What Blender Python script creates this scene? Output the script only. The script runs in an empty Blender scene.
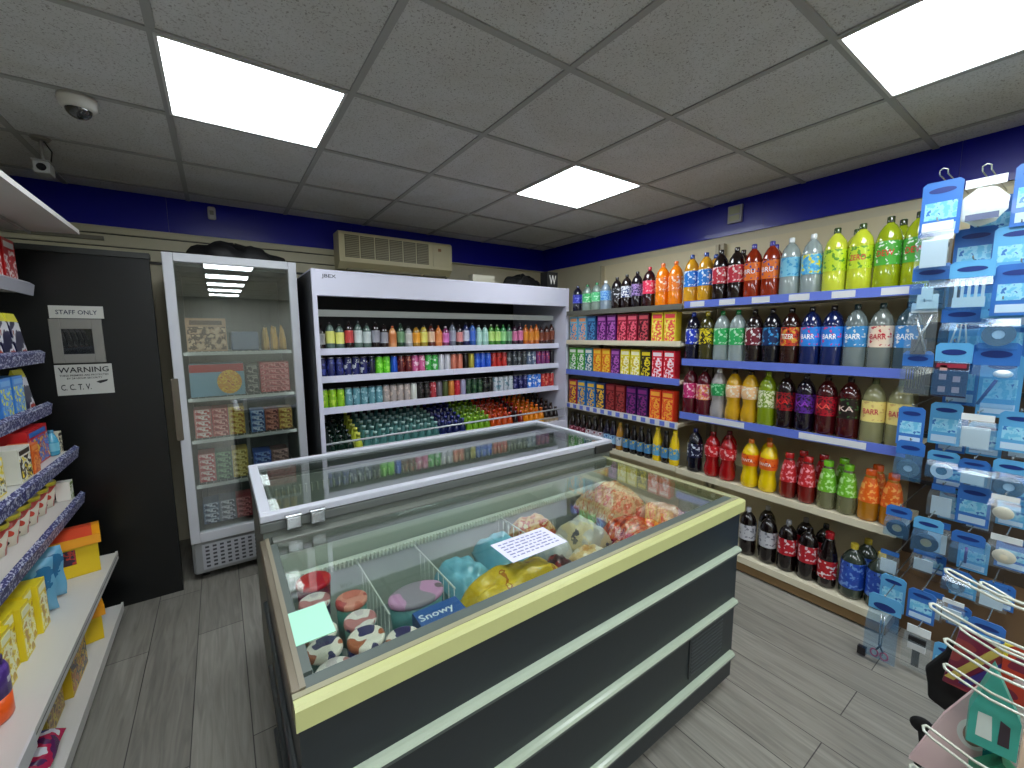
import bpy, math, random
from math import sin, cos, pi, radians
from mathutils import Matrix, Vector
random.seed(7)
COL = bpy.context.scene.collection
SC = bpy.context.scene

# ------------------------------------------------------------------ materials
MATS = {}
def mat(name, col, rough=.5, metal=0., spec=.5, coat=0., emit=None, es=0., bump=0., bscale=60., alpha=1., trans=0.):
    if name in MATS: return MATS[name]
    m = bpy.data.materials.new(name); m.use_nodes = True
    nt = m.node_tree; b = nt.nodes['Principled BSDF']
    b.inputs['Base Color'].default_value = (*col, 1)
    b.inputs['Roughness'].default_value = rough; b.inputs['Metallic'].default_value = metal
    b.inputs['Specular IOR Level'].default_value = spec; b.inputs['Coat Weight'].default_value = coat
    b.inputs['Alpha'].default_value = alpha; b.inputs['Transmission Weight'].default_value = trans
    if emit: b.inputs['Emission Color'].default_value = (*emit, 1); b.inputs['Emission Strength'].default_value = es
    if bump:
        n = nt.nodes.new('ShaderNodeTexNoise'); n.inputs['Scale'].default_value = bscale
        u = nt.nodes.new('ShaderNodeBump'); u.inputs['Strength'].default_value = bump; u.inputs['Distance'].default_value = .004
        tc = nt.nodes.new('ShaderNodeTexCoord')
        nt.links.new(tc.outputs['Object'], n.inputs['Vector'])
        nt.links.new(n.outputs['Fac'], u.inputs['Height']); nt.links.new(u.outputs['Normal'], b.inputs['Normal'])
    MATS[name] = m
    return m

def ramp_mat(name, stops, scale=40., kind='noise', rough=.4, coat=.0, detail=2., bump=0., stretch=(1, 1, 1), const=True, dist=0.):
    """surface print: a noise or cell pattern mapped to flat colours"""
    if name in MATS: return MATS[name]
    m = bpy.data.materials.new(name); m.use_nodes = True
    nt = m.node_tree; b = nt.nodes['Principled BSDF']; L = nt.links
    tc = nt.nodes.new('ShaderNodeTexCoord'); mp = nt.nodes.new('ShaderNodeMapping'); mp.inputs['Scale'].default_value = stretch
    L.new(tc.outputs['Object'], mp.inputs['Vector'])
    if kind == 'cell':
        n = nt.nodes.new('ShaderNodeTexVoronoi'); n.inputs['Scale'].default_value = scale
        L.new(mp.outputs[0], n.inputs['Vector'])
        sx = nt.nodes.new('ShaderNodeSeparateColor'); L.new(n.outputs['Color'], sx.inputs[0]); out = sx.outputs[0]
    else:
        n = nt.nodes.new('ShaderNodeTexNoise'); n.inputs['Scale'].default_value = scale; n.inputs['Detail'].default_value = detail
        n.inputs['Distortion'].default_value = dist
        L.new(mp.outputs[0], n.inputs['Vector']); out = n.outputs['Fac']
    r = nt.nodes.new('ShaderNodeValToRGB'); cr = r.color_ramp
    cr.interpolation = 'CONSTANT' if const else 'LINEAR'
    while len(cr.elements) < len(stops): cr.elements.new(.5)
    for e, (p, c) in zip(cr.elements, stops): e.position = p; e.color = (*c, 1)
    L.new(out, r.inputs[0]); L.new(r.outputs[0], b.inputs['Base Color'])
    b.inputs['Roughness'].default_value = rough; b.inputs['Coat Weight'].default_value = coat
    if bump:
        u = nt.nodes.new('ShaderNodeBump'); u.inputs['Strength'].default_value = bump; u.inputs['Distance'].default_value = .004
        L.new(out, u.inputs['Height']); L.new(u.outputs['Normal'], b.inputs['Normal'])
    MATS[name] = m
    return m

def glass_mat(name, tint=(.9, .95, .93), refl=.12, rough=.0, body=None, bodyfac=0.):
    """thin pane: see-through with a mirror share that grows at grazing view"""
    if name in MATS: return MATS[name]
    m = bpy.data.materials.new(name); m.use_nodes = True
    nt = m.node_tree; nt.nodes.clear(); L = nt.links
    o = nt.nodes.new('ShaderNodeOutputMaterial'); t = nt.nodes.new('ShaderNodeBsdfTransparent'); t.inputs[0].default_value = (*tint, 1)
    g = nt.nodes.new('ShaderNodeBsdfGlossy'); g.inputs['Roughness'].default_value = rough; g.inputs[0].default_value = (1, 1, 1, 1)
    lw = nt.nodes.new('ShaderNodeLayerWeight'); lw.inputs['Blend'].default_value = .5
    pw = nt.nodes.new('ShaderNodeMath'); pw.operation = 'POWER'; pw.inputs[1].default_value = 3.2; L.new(lw.outputs['Facing'], pw.inputs[0])
    ma = nt.nodes.new('ShaderNodeMath'); ma.operation = 'MULTIPLY_ADD'; ma.inputs[1].default_value = .6; ma.inputs[2].default_value = refl * .35; L.new(pw.outputs[0], ma.inputs[0])
    mx = nt.nodes.new('ShaderNodeMixShader'); L.new(ma.outputs[0], mx.inputs[0]); L.new(t.outputs[0], mx.inputs[1]); L.new(g.outputs[0], mx.inputs[2])
    last = mx
    if body:
        d = nt.nodes.new('ShaderNodeBsdfPrincipled'); d.inputs['Base Color'].default_value = (*body, 1); d.inputs['Roughness'].default_value = .2
        m2 = nt.nodes.new('ShaderNodeMixShader'); m2.inputs[0].default_value = bodyfac
        L.new(mx.outputs[0], m2.inputs[1]); L.new(d.outputs[0], m2.inputs[2]); last = m2
    L.new(last.outputs[0], o.inputs[0])
    MATS[name] = m
    return m

def P(*c):  # sRGB 0..255 -> linear
    return tuple((x / 255 / 12.92) if x / 255 <= .04045 else ((x / 255 + .055) / 1.055) ** 2.4 for x in c)
def paint(c, rough=.45, coat=0.):
    return mat('paint_%d_%d_%d_%d' % (*c, int(rough * 100)), P(*c), rough, coat=coat)
def plastic(c): return mat('plastic_%d_%d_%d' % c, P(*c), .12, coat=.6)
def clearp(c, fac=.45): return glass_mat('clear_%d_%d_%d' % c, tint=tuple(min(1, .35 + .65 * x) for x in P(*c)), refl=.25, body=P(*c), bodyfac=fac)

# ------------------------------------------------------------------ mesh builder
TXT = {}
def text_geo(s):
    if s in TXT: return TXT[s]
    cu = bpy.data.curves.new('lettering', 'FONT'); cu.body = s; cu.align_x = 'CENTER'; cu.align_y = 'CENTER'; cu.resolution_u = 2; cu.offset = .012
    ob = bpy.data.objects.new('lettering', cu); COL.objects.link(ob)
    dg = bpy.context.evaluated_depsgraph_get(); me = bpy.data.meshes.new_from_object(ob.evaluated_get(dg))
    vs = [tuple(v.co) for v in me.vertices]; fs = [tuple(p.vertices) for p in me.polygons]
    bpy.data.objects.remove(ob); bpy.data.curves.remove(cu); bpy.data.meshes.remove(me)
    TXT[s] = (vs, fs); return TXT[s]

class MB:
    def __init__(s): s.v = []; s.f = []; s.m = []; s.sm = []
    def add(s, vs, fs, m=0, smooth=False):
        b = len(s.v); s.v += [tuple(v) for v in vs]
        for f in fs: s.f.append(tuple(i + b for i in f)); s.m.append(m); s.sm.append(smooth)
        return s
    def box(s, x0, x1, y0, y1, z0, z1, m=0):
        v = [(x, y, z) for z in (z0, z1) for y in (y0, y1) for x in (x0, x1)]
        return s.add(v, [(0, 2, 3, 1), (4, 5, 7, 6), (0, 1, 5, 4), (2, 6, 7, 3), (0, 4, 6, 2), (1, 3, 7, 5)], m)
    def cbox(s, cx, cy, cz, w, d, h, m=0): return s.box(cx - w / 2, cx + w / 2, cy - d / 2, cy + d / 2, cz, cz + h, m)
    def lathe(s, prof, n=20, m=0, c=(0, 0, 0), mats=None):
        vs = []; fs = []; ms = []
        for r, z in prof:
            for i in range(n):
                a = 2 * pi * i / n; vs.append((c[0] + r * cos(a), c[1] + r * sin(a), c[2] + z))
        for k in range(len(prof) - 1):
            for i in range(n):
                j = (i + 1) % n; fs.append((k * n + i, k * n + j, (k + 1) * n + j, (k + 1) * n + i)); ms.append(mats[k] if mats else m)
        b = len(s.v); s.v += vs
        for f, mm in zip(fs, ms): s.f.append(tuple(i + b for i in f)); s.m.append(mm); s.sm.append(True)
        s.f.append(tuple(b + i for i in range(n))[::-1]); s.m.append(mats[0] if mats else m); s.sm.append(False)
        q = b + (len(prof) - 1) * n
        s.f.append(tuple(q + i for i in range(n))); s.m.append(mats[-1] if mats else m); s.sm.append(False)
        return s
    def tube(s, pts, r, n=8, m=0):
        pts = [Vector(p) for p in pts]; vs = []; fs = []; prev = None
        for k, p in enumerate(pts):
            t = (pts[min(k + 1, len(pts) - 1)] - pts[max(k - 1, 0)]).normalized()
            if prev is None:
                u = t.orthogonal().normalized()
            else:
                u = (prev - t * prev.dot(t)).normalized()
            prev = u; w = t.cross(u)
            for i in range(n):
                a = 2 * pi * i / n; vs.append(p + u * (r * cos(a)) + w * (r * sin(a)))
        for k in range(len(pts) - 1):
            for i in range(n):
                j = (i + 1) % n; fs.append((k * n + i, k * n + j, (k + 1) * n + j, (k + 1) * n + i))
        fs.append(tuple(range(n))[::-1]); fs.append(tuple((len(pts) - 1) * n + i for i in range(n)))
        return s.add(vs, fs, m, True)
    def prism(s, poly, axis, a0, a1, m=0, smooth=False):
        """extrude a 2-D outline along axis 0/1/2"""
        n = len(poly)
        def P3(p, a):
            q = list(p); q.insert(axis, a); return tuple(q)
        vs = [P3(p, a0) for p in poly] + [P3(p, a1) for p in poly]
        fs = [(i, (i + 1) % n, n + (i + 1) % n, n + i) for i in range(n)] + [tuple(range(n))[::-1], tuple(range(n, 2 * n))]
        return s.add(vs, fs, m, smooth)
    def quad(s, pts, m=0): return s.add(pts, [(0, 1, 2, 3)], m)
    def text(s, t, w, h, c, m=0, face='-y', wrap=0.):
        """lettering fitted in w x h, reading along the face given"""
        vs, fs = text_geo(t)
        if not vs: return s
        x0 = min(v[0] for v in vs); x1 = max(v[0] for v in vs); y0 = min(v[1] for v in vs); y1 = max(v[1] for v in vs)
        sx = w / (x1 - x0); sy = h / (y1 - y0); mx = (x0 + x1) / 2; my = (y0 + y1) / 2
        out = []
        for v in vs:
            a = (v[0] - mx) * sx; b = (v[1] - my) * sy
            if wrap: out.append((wrap * sin(a / wrap), -wrap * cos(a / wrap), c[2] + b))
            elif face == '-y': out.append((c[0] + a, c[1], c[2] + b))
            elif face == '+x': out.append((c[0], c[1] + a, c[2] + b))
            elif face == '-x': out.append((c[0], c[1] - a, c[2] + b))
            elif face == '+z': out.append((c[0] + a, c[1] + b, c[2]))
        return s.add(out, fs, m)
    def ball(s, c, r, m=0, n=12, k=8, sc=(1, 1, 1), lo=-1.):
        vs = []; fs = []
        for a in range(k + 1):
            ph = -pi / 2 + pi * a / k; z = max(sin(ph), lo)
            for i in range(n):
                t = 2 * pi * i / n; vs.append((c[0] + r * sc[0] * cos(ph) * cos(t), c[1] + r * sc[1] * cos(ph) * sin(t), c[2] + r * sc[2] * z))
        for a in range(k):
            for i in range(n):
                j = (i + 1) % n; fs.append((a * n + i, a * n + j, (a + 1) * n + j, (a + 1) * n + i))
        return s.add(vs, fs, m, True)
    def mesh(s, name, mats):
        me = bpy.data.meshes.new(name); me.from_pydata(s.v, [], s.f)
        for m in (mats if isinstance(mats, (list, tuple)) else [mats]): me.materials.append(m)
        me.polygons.foreach_set('material_index', s.m); me.polygons.foreach_set('use_smooth', s.sm); me.update()
        return me
    def build(s, name, mats, parent=None, loc=None, rz=0., bevel=0.):
        o = bpy.data.objects.new(name, s.mesh(name, mats)); COL.objects.link(o)
        if parent: o.parent = parent
        if loc: o.location = loc
        if rz: o.rotation_euler.z = rz
        if bevel:
            b = o.modifiers.new('bevel', 'BEVEL'); b.width = bevel; b.segments = 2; b.limit_method = 'ANGLE'; b.angle_limit = .6
        return o

def tag(o, label=None, cat=None, group=None, kind=None):
    if label: o['label'] = label
    if cat: o['category'] = cat
    if group: o['group'] = group
    if kind: o['kind'] = kind
    return o
def thing(name, label, cat, loc=(0, 0, 0), rz=0., group=None):
    o = bpy.data.objects.new(name, None); COL.objects.link(o); o.location = loc; o.rotation_euler.z = rz; o.empty_display_size = .05
    return tag(o, label, cat, group)
def struct(name, mb, m, **k):
    return tag(mb.build(name, m, **k), kind='structure')
def dup(src, loc, rz=None, label=None, group=None):
    r = src.copy(); COL.objects.link(r); r.location = loc
    if rz is not None: r.rotation_euler.z = rz
    if label: r['label'] = label
    if group: r['group'] = group
    for ch in CH.get(src.name, list(src.children)):
        c = ch.copy(); COL.objects.link(c); c.parent = r
    return r
CH = {}
ORD = ['', 'first', 'second', 'third', 'fourth', 'fifth', 'sixth', 'seventh', 'eighth', 'ninth', 'tenth', 'eleventh', 'twelfth', 'thirteenth',
       'fourteenth', 'fifteenth', 'sixteenth', 'seventeenth', 'eighteenth', 'nineteenth', 'twentieth'] 
def ordinal(n):
    if n <= 20: return ORD[n]
    t = {2: 'twenty', 3: 'thirty', 4: 'forty'}[n // 10]
    return t + '-' + ORD[n % 10] if n % 10 else {20: 'twentieth', 30: 'thirtieth', 40: 'fortieth'}[n]

# ------------------------------------------------------------------ room shell  (camera stands at x=0 y=0 z=1.5)
XL, XR, YB, YF, ZC = -1.12, 3.12, 3.80, -6.6, 2.445
def floor_mat():
    m = bpy.data.materials.new('grey_wood_planks'); m.use_nodes = True; nt = m.node_tree; L = nt.links; b = nt.nodes['Principled BSDF']
    tc = nt.nodes.new('ShaderNodeTexCoord')
    sw = nt.nodes.new('ShaderNodeMapping'); sw.inputs['Rotation'].default_value = (0, 0, pi / 2); L.new(tc.outputs['Object'], sw.inputs['Vector'])
    br = nt.nodes.new('ShaderNodeTexBrick'); br.offset = .37; br.inputs['Scale'].default_value = 1.; br.inputs['Brick Width'].default_value = 1.25
    br.inputs['Row Height'].default_value = .19; br.inputs['Mortar Size'].default_value = .0022; br.inputs['Mortar Smooth'].default_value = .4
    br.inputs['Color1'].default_value = (*P(150, 147, 138), 1); br.inputs['Color2'].default_value = (*P(130, 127, 119), 1); br.inputs['Mortar'].default_value = (*P(62, 58, 56), 1)
    L.new(sw.outputs[0], br.inputs['Vector'])
    mp = nt.nodes.new('ShaderNodeMapping'); mp.inputs['Scale'].default_value = (14, 1.1, 1); L.new(tc.outputs['Object'], mp.inputs['Vector'])
    n = nt.nodes.new('ShaderNodeTexNoise'); n.inputs['Scale'].default_value = 2.6; n.inputs['Detail'].default_value = 8; n.inputs['Distortion'].default_value = 1.3; L.new(mp.outputs[0], n.inputs['Vector'])
    r = nt.nodes.new('ShaderNodeValToRGB'); r.color_ramp.elements[0].position = .3; r.color_ramp.elements[0].color = (.68, .67, .66, 1); r.color_ramp.elements[1].position = .7; r.color_ramp.elements[1].color = (1.12, 1.1, 1.08, 1)
    L.new(n.outputs['Fac'], r.inputs[0])
    mu = nt.nodes.new('ShaderNodeMix'); mu.data_type = 'RGBA'; mu.blend_type = 'MULTIPLY'; mu.inputs[0].default_value = 1
    L.new(br.outputs['Color'], mu.inputs[6]); L.new(r.outputs[0], mu.inputs[7]); L.new(mu.outputs[2], b.inputs['Base Color'])
    b.inputs['Roughness'].default_value = .42
    bu = nt.nodes.new('ShaderNodeBump'); bu.inputs['Strength'].default_value = .15; bu.inputs['Distance'].default_value = .003; L.new(n.outputs['Fac'], bu.inputs['Height']); L.new(bu.outputs[0], b.inputs['Normal'])
    return m
struct('floor', MB().box(XL, XR, YF, YB, -.05, 0), floor_mat())

def tile_mat():
    m = bpy.data.materials.new('mineral_ceiling_tile'); m.use_nodes = True; nt = m.node_tree; L = nt.links; b = nt.nodes['Principled BSDF']
    tc = nt.nodes.new('ShaderNodeTexCoord')
    n = nt.nodes.new('ShaderNodeTexNoise'); n.inputs['Scale'].default_value = 150; n.inputs['Detail'].default_value = 2.; n.inputs['Distortion'].default_value = .8; L.new(tc.outputs['Object'], n.inputs['Vector'])
    r = nt.nodes.new('ShaderNodeValToRGB'); r.color_ramp.elements[0].position = .33; r.color_ramp.elements[0].color = (*P(150, 149, 147), 1); r.color_ramp.elements[1].position = .43; r.color_ramp.elements[1].color = (*P(204, 205, 206), 1)
    L.new(n.outputs['Fac'], r.inputs[0])
    n2 = nt.nodes.new('ShaderNodeTexNoise'); n2.inputs['Scale'].default_value = 1.7; n2.inputs['Detail'].default_value = 5; n2.inputs['Distortion'].default_value = 2; L.new(tc.outputs['Object'], n2.inputs['Vector'])
    r2 = nt.nodes.new('ShaderNodeValToRGB'); r2.color_ramp.elements[0].position = .35; r2.color_ramp.elements[0].color = (1, 1, 1, 1); r2.color_ramp.elements[1].position = .75; r2.color_ramp.elements[1].color = (.9, .88, .84, 1); L.new(n2.outputs['Fac'], r2.inputs[0])
    mu = nt.nodes.new('ShaderNodeMix'); mu.data_type = 'RGBA'; mu.blend_type = 'MULTIPLY'; mu.inputs[0].default_value = 1
    L.new(r.outputs[0], mu.inputs[6]); L.new(r2.outputs[0], mu.inputs[7]); L.new(mu.outputs[2], b.inputs['Base Color']); b.inputs['Roughness'].default_value = .9
    bu = nt.nodes.new('ShaderNodeBump'); bu.inputs['Strength'].default_value = .5; bu.inputs['Distance'].default_value = .003; L.new(r.outputs[0], bu.inputs['Height']); L.new(bu.outputs[0], b.inputs['Normal'])
    return m
GX = [-.7, -.1, .5, 1.1, 1.7, 2.3, 2.9]; GY = [round(3.58 - .597 * k, 3) for k in range(18)]
LIGHTS = [(-.1, 1), (1.7, 1), (-.1, 4), (1.7, 4), (-.1, 6), (1.7, 6), (-.1, 8), (1.7, 8), (-.1, 10), (1.7, 10), (-.1, 12), (1.7, 12), (-.1, 14), (1.7, 14)]   # (x of the cell, cell row)
def cell(lx, k): return lx + .014, lx + .574, GY[k + 2] + .014, GY[k + 1] - .016
c = MB(); xs = [XL] + GX + [XR]; ys = [YF] + [y for y in reversed(GY) if y > YF] + [YB]
lights_xy = [(lx + .3, (GY[k + 1] + GY[k + 2]) / 2) for lx, k in LIGHTS]
for i in range(len(xs) - 1):
    for j in range(len(ys) - 1):
        cx, cy = (xs[i] + xs[i + 1]) / 2, (ys[j] + ys[j + 1]) / 2
        if any(abs(cx - a) < .1 and abs(cy - b) < .1 for a, b in lights_xy): continue
        c.box(xs[i], xs[i + 1], ys[j], ys[j + 1], ZC, ZC + .02)
struct('ceiling', c, tile_mat())
g = MB()
for x in GX: g.box(x - .0125, x + .0125, YF, YB, ZC - .006, ZC - .0005)
for y in GY: g.box(XL, XR, y - .0125, y + .0125, ZC - .0065, ZC - .0006)
struct('trim_1', g, paint((156, 156, 154), .6))
EM = mat('light_diffuser', (1, 1, 1), .5, emit=(.88, .95, 1.), es=16.)
proto = None
LN = ['ceiling light panel over the rear freezer near the dome camera', 'small looking ceiling light panel nearest the open chiller',
      'ceiling light panel above the shop aisle behind the camera', 'large ceiling light panel over the bottle shelves and hanging packs']
for i, (lx, k) in enumerate(LIGHTS):
    x0, x1, y0, y1 = cell(lx, k)
    t = thing('ceiling_light', LN[i] if i < 4 else 'square ceiling light panel further down the shop, row %s' % ordinal(i - 2), 'light', ((x0 + x1) / 2, (y0 + y1) / 2, ZC), group='square ceiling light panels')
    if proto is None:
        w = (x1 - x0) / 2; d = (y1 - y0) / 2
        dm = MB().box(-w, w, -d, d, -.004, .006).mesh('diffuser', EM)
        f = MB(); e = .011
        f.box(-w - e, w + e, -d - e, -d, -.009, .01); f.box(-w - e, w + e, d, d + e, -.009, .01); f.box(-w - e, -w, -d, d, -.009, .01); f.box(w, w + e, -d, d, -.009, .01)
        fm = f.mesh('frame', paint((200, 200, 198))); proto = 1
    for nm, me in (('diffuser', dm), ('frame', fm)):
        o = bpy.data.objects.new(nm, me); COL.objects.link(o); o.parent = t

cream = mat('cream_wall_paint', P(196, 188, 162), .6, bump=.1, bscale=30)
struct('wall_back', MB().box(XL, XR, YB, YB + .1, 0, ZC), cream)
struct('wall_right', MB().box(XR, XR + .1, YF, YB, 0, ZC), cream)
struct('wall_left', MB().box(XL - .1, XL, YF, YB, 0, ZC), cream)
struct('wall_front', MB().box(XL, XR, YF - .1, YF, 0, ZC), paint((170, 168, 160), .6))
blue = mat('blue_fascia_gloss', P(8, 12, 142), .3, spec=.3, coat=.1)
b = MB(); x = XL
for x1 in (-.22, 1.0, 2.2, XR): b.box(x, x1 - .001, YB - .012, YB - .0005, 2.208, ZC - .0005); x = x1
struct('trim_2', b, blue)
b = MB(); y = YF
for y1 in (-4.6, -3.2, -1.9, -.7, .5, 1.42, 2.6, YB - .013): b.box(XR - .012, XR - .0005, y, y1 - .001, 2.208, ZC - .0005); y = y1
struct('trim_3', b, blue)
# slatted cream panelling under the blue band, above the partition and the fridge
struct('trim_7', MB().box(XL, 1.0, YB - .012, YB - .0007, 1.99, 2.1995), paint((40, 38, 30)))
b = MB()
for z0, z1 in ((2.165, 2.2), (2.085, 2.155), (2.005, 2.077)): b.box(XL, 1.0, YB - .03, YB - .0125, z0, z1)
b.box(XL, XR, YB - .036, YB - .0006, 2.2, 2.2075)
struct('trim_4', b, mat('cream_slat_panel', P(190, 184, 156), .5, bump=.05))
struct('trim_5', MB().box(XL, -.55, YB - .045, YB - .031, 2.115, 2.14), paint((120, 116, 100)))
# black partition with the staff door
blackm = mat('black_door_board', P(7, 9, 10), .35, bump=.05, bscale=20)
struct('door_1', MB().box(XL, -.275, 3.02, 3.06, 0, 1.915), blackm)
struct('trim_6', MB().box(XL, -.27, 3.01, 3.065, 1.916, 1.945), paint((38, 40, 38)))
hatch = thing('door_viewing_window', 'grey framed square dark glass window set in the black staff door', 'window', (-.583, 3.02, 1.368))
h = MB(); h.box(-.095, -.056, -.014, -.0005, 0, .222); h.box(.056, .095, -.014, -.0005, 0, .222); h.box(-.056, .056, -.014, -.0005, 0, .045); h.box(-.056, .056, -.014, -.0005, .172, .222)
h.build('frame', paint((126, 124, 118)), hatch, bevel=.002)
MB().box(-.056, .056, -.006, -.001, .045, .172).build('pane', glass_mat('dark_pane', (.1, .12, .1), .3, .02, body=P(14, 20, 16), bodyfac=.6), hatch)
sg = thing('staff_only_sign', 'narrow white staff only sign above the small door window', 'sign', (-.575, 3.02, 1.594))
sb = MB().box(-.098, .098, -.006, -.0005, 0, .062, 0); sb.text('STAFF ONLY', .15, .022, (0, -.0075, .03), 1); sb.build('board', [paint((190, 190, 184)), paint((25, 28, 60))], sg)
sg = thing('warning_sign', 'white warning CCTV notice with black letters under the door window', 'sign', (-.575, 3.02, 1.205))
sb = MB().box(-.105, .105, -.006, -.0005, 0, .155, 0)
sb.text('WARNING', .185, .028, (0, -.0075, .128), 1)
sb.text('THESE PREMISES ARE PROTECTED', .18, .009, (0, -.0075, .1), 1); sb.text('BY 24 HOUR SECURITY', .13, .009, (0, -.0075, .085), 1)
sb.text('C. C. T. V.', .11, .03, (-.035, -.0075, .04), 1)
sb.add([(.04, -.0076, .062), (.055, -.0076, .054), (.082, -.0076, .064), (.086, -.0076, .074), (.05, -.0076, .068)], [(0, 1, 2, 3, 4)], 1)
sb.build('board', [paint((186, 186, 180)), paint((18, 18, 22))], sg)
struct('baseboard_back', MB().box(-.2, XR, YB - .015, YB - .0005, 0, .09), paint((60, 58, 54)))

# ------------------------------------------------------------------ ceiling and wall devices
t = thing('dome_camera', 'round white dome security camera with dark bubble on the ceiling', 'camera', (-.385, 2.43, ZC - .0065))
MB().lathe([(.058, 0), (.06, -.012), (.056, -.035), (.043, -.046)][::-1], 24).build('housing', paint((196, 194, 188)), t)
MB().ball((0, 0, -.044), .041, 0, 20, 12, (1, 1, .85)).build('bubble', mat('smoked_bubble', P(20, 20, 22), .05, coat=1), t)
t = thing('bullet_camera', 'small grey bullet security camera hanging from the ceiling corner', 'camera', (-.62, 3.0, ZC - .0065))
MB().lathe([(.028, -.012), (.038, 0)], 20).build('ceiling_mount', paint((120, 116, 110)), t)
MB().tube([(0, 0, -.01), (0, 0, -.08), (.005, -.01, -.115)], .007).build('stem', paint((140, 138, 132)), t)
k = MB(); k.box(-.026, .03, -.05, .03, -.17, -.118); k.box(-.03, .034, -.06, .03, -.118, -.112); k.build('camera_body', paint((150, 150, 148)), t, bevel=.005)
MB().add([(.002 + .017 * cos(a * pi / 8), -.0505, -.144 + .017 * sin(a * pi / 8)) for a in range(16)], [tuple(range(16))]).build('lens', paint((12, 12, 14), .1), t)
MB().tube([(.01, 0, -.01), (.03, .02, -.05), (.02, .03, -.1)], .003, 6).build('cable', paint((30, 30, 30)), t)
t = thing('motion_detector', 'small white oval motion detector on the blue band above the fridge', 'detector', (.03, YB - .0125, 2.33))
MB().box(-.024, .024, -.03, 0, 0, .09).build('housing', paint((178, 176, 178)), t, bevel=.012)
MB().box(-.012, .012, -.034, -.0305, .03, .06).build('lens', paint((120, 116, 110)), t)
t = thing('wall_vent_box', 'pale grey two panel switch box on the blue band above bottles', 'switch', (XR - .0125, 1.61, 2.285))
MB().box(-.02, 0, -.05, .05, 0, .12).build('box', paint((150, 150, 158)), t, bevel=.003)
k = MB(); k.box(-.024, -.0205, -.035, .038, .062, .11); k.box(-.024, -.0205, -.035, .038, .014, .05); k.build('panel', paint((160, 160, 130)), t)

# air conditioner
t = thing('air_conditioner', 'old cream wall air conditioner with grille above the white chiller', 'air conditioner', (1.345, 3.79, 2.045))
k = MB(); k.prism([(-.02, .29), (-.02, .0), (-.14, .0), (-.2, .05), (-.2, .27), (-.18, .29)], 0, -.5, .5); k.build('casing', mat('aged_cream_plastic', P(204, 194, 152), .4), t)
k = MB()
for i in range(6):
    x0 = -.455 + i * .122
    k.box(x0, x0 + .112, -.203, -.2005, .085, .262, 0)
    for j in range(12): k.box(x0 + .003, x0 + .109, -.206, -.2032, .09 + j * .0142, .097 + j * .0142, 1)
k.build('grille', [paint((96, 90, 66)), paint((150, 141, 108))], t)
MB().box(.31, .47, -.204, -.2005, .075, .265).build('control_cover', mat('cream_cover', P(200, 190, 150), .4), t)
k = MB(); k.box(.36, .39, -.207, -.2045, .21, .235); k.build('badge', paint((150, 110, 70)), t)
k = MB()
k.box(-.44, .2, -.19, -.142, -.012, -.001); k.box(.23, .44, -.19, -.142, -.012, -.001); k.build('outlet_flap', paint((120, 112, 84)), t)
k = MB(); k.tube([(.52, -.02, .27), (.535, -.02, .2), (.53, -.02, .02), (.5, -.03, -.05)], .012); k.build('pipe', paint((70, 68, 60)), t)

# ------------------------------------------------------------------ upright glass-door fridge
lav = mat('lavender_white_enamel', P(206, 206, 222), .35)
grey_en = mat('grey_enamel', P(150, 152, 152), .4)
t = thing('upright_fridge', 'tall upright fridge with one glass door beside the black partition', 'fridge', (.112, 3.05, 0))
X0, X1 = -.335, .335
k = MB(); k.box(X0, X0 + .04, .05, .68, .04, 1.965); k.box(X1 - .04, X1, .05, .68, .04, 1.965); k.box(X0 + .04, X1 - .04, .64, .68, .04, 1.965)
k.box(X0 + .04, X1 - .04, .05, .64, 1.92, 1.965); k.box(X0 + .04, X1 - .04, .05, .64, .04, .27)
k.build('cabinet', grey_en, t)
k = MB(); k.box(X0 + .041, X0 + .046, .06, .639, .271, 1.919); k.box(X1 - .046, X1 - .041, .06, .639, .271, 1.919); k.box(X0 + .05, X1 - .05, .63, .639, .271, 1.919); k.box(X0 + .05, X1 - .05, .06, .63, 1.905, 1.919)
k.build('liner', paint((104, 112, 110)), t)
k = MB()
for i in range(9): k.box(X0 + .08 + i * .06, X0 + .083 + i * .06, .622, .629, .3, 1.88)
for z in (.5, .8, 1.1, 1.3, 1.6): k.box(X0 + .05, X1 - .05, .62, .629, z, z + .004)
k.build('back_grid', paint((90, 94, 92)), t)
dr = MB(); f = .048
dr.box(X0, X0 + f, 0, .045, .25, 1.968); dr.box(X1 - f, X1, 0, .045, .25, 1.968); dr.box(X0 + f, X1 - f, 0, .045, 1.968 - f, 1.968); dr.box(X0 + f, X1 - f, 0, .045, .25, .31)
dr = dr.build('door', mat('fridge_door_frame', P(196, 198, 204), .4), t, bevel=.004)
MB().box(X0 + f, X1 - f, .016, .022, .31, 1.92).build('pane', glass_mat('fridge_pane', (.88, .92, .9), .42), dr)
k = MB(); k.box(X0 - .012, X0 - .001, -.01, .03, .92, 1.24); k.box(X0 - .014, X0 + .02, -.022, -.001, .9, 1.26); k.build('handle', paint((92, 84, 70)), dr, bevel=.004)
k = MB(); k.box(X0 + .01, X1 - .01, .02, .06, .045, .245, 0); k.build('kick_panel', grey_en, t, bevel=.006)
k = MB(); k.box(X0 + .05, X1 - .05, .012, .019, .07, .23, 0)
for i in range(15):
    for j in range(6):
        xx = X0 + .066 + i * .037; zz = .083 + j * .0245; k.box(xx, xx + .02, .0105, .0118, zz, zz + .012, 1)
k.build('vent_grille', [paint((176, 178, 184)), paint((70, 70, 74))], t)
k = MB()
for s_ in (-1, 1): k.box(s_ * .2925 - .003, s_ * .2925 + .003, .052, .07, .35, 1.88)
k.build('added_fill_strip', mat('fridge_added_fill', (1, 1, 1), .5, emit=(.9, .96, 1.), es=6.), t)  # added glowing strips, tucked behind the door frame to brighten the contents
SH = (1.405, 1.125, .868, .585, .31)
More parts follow.
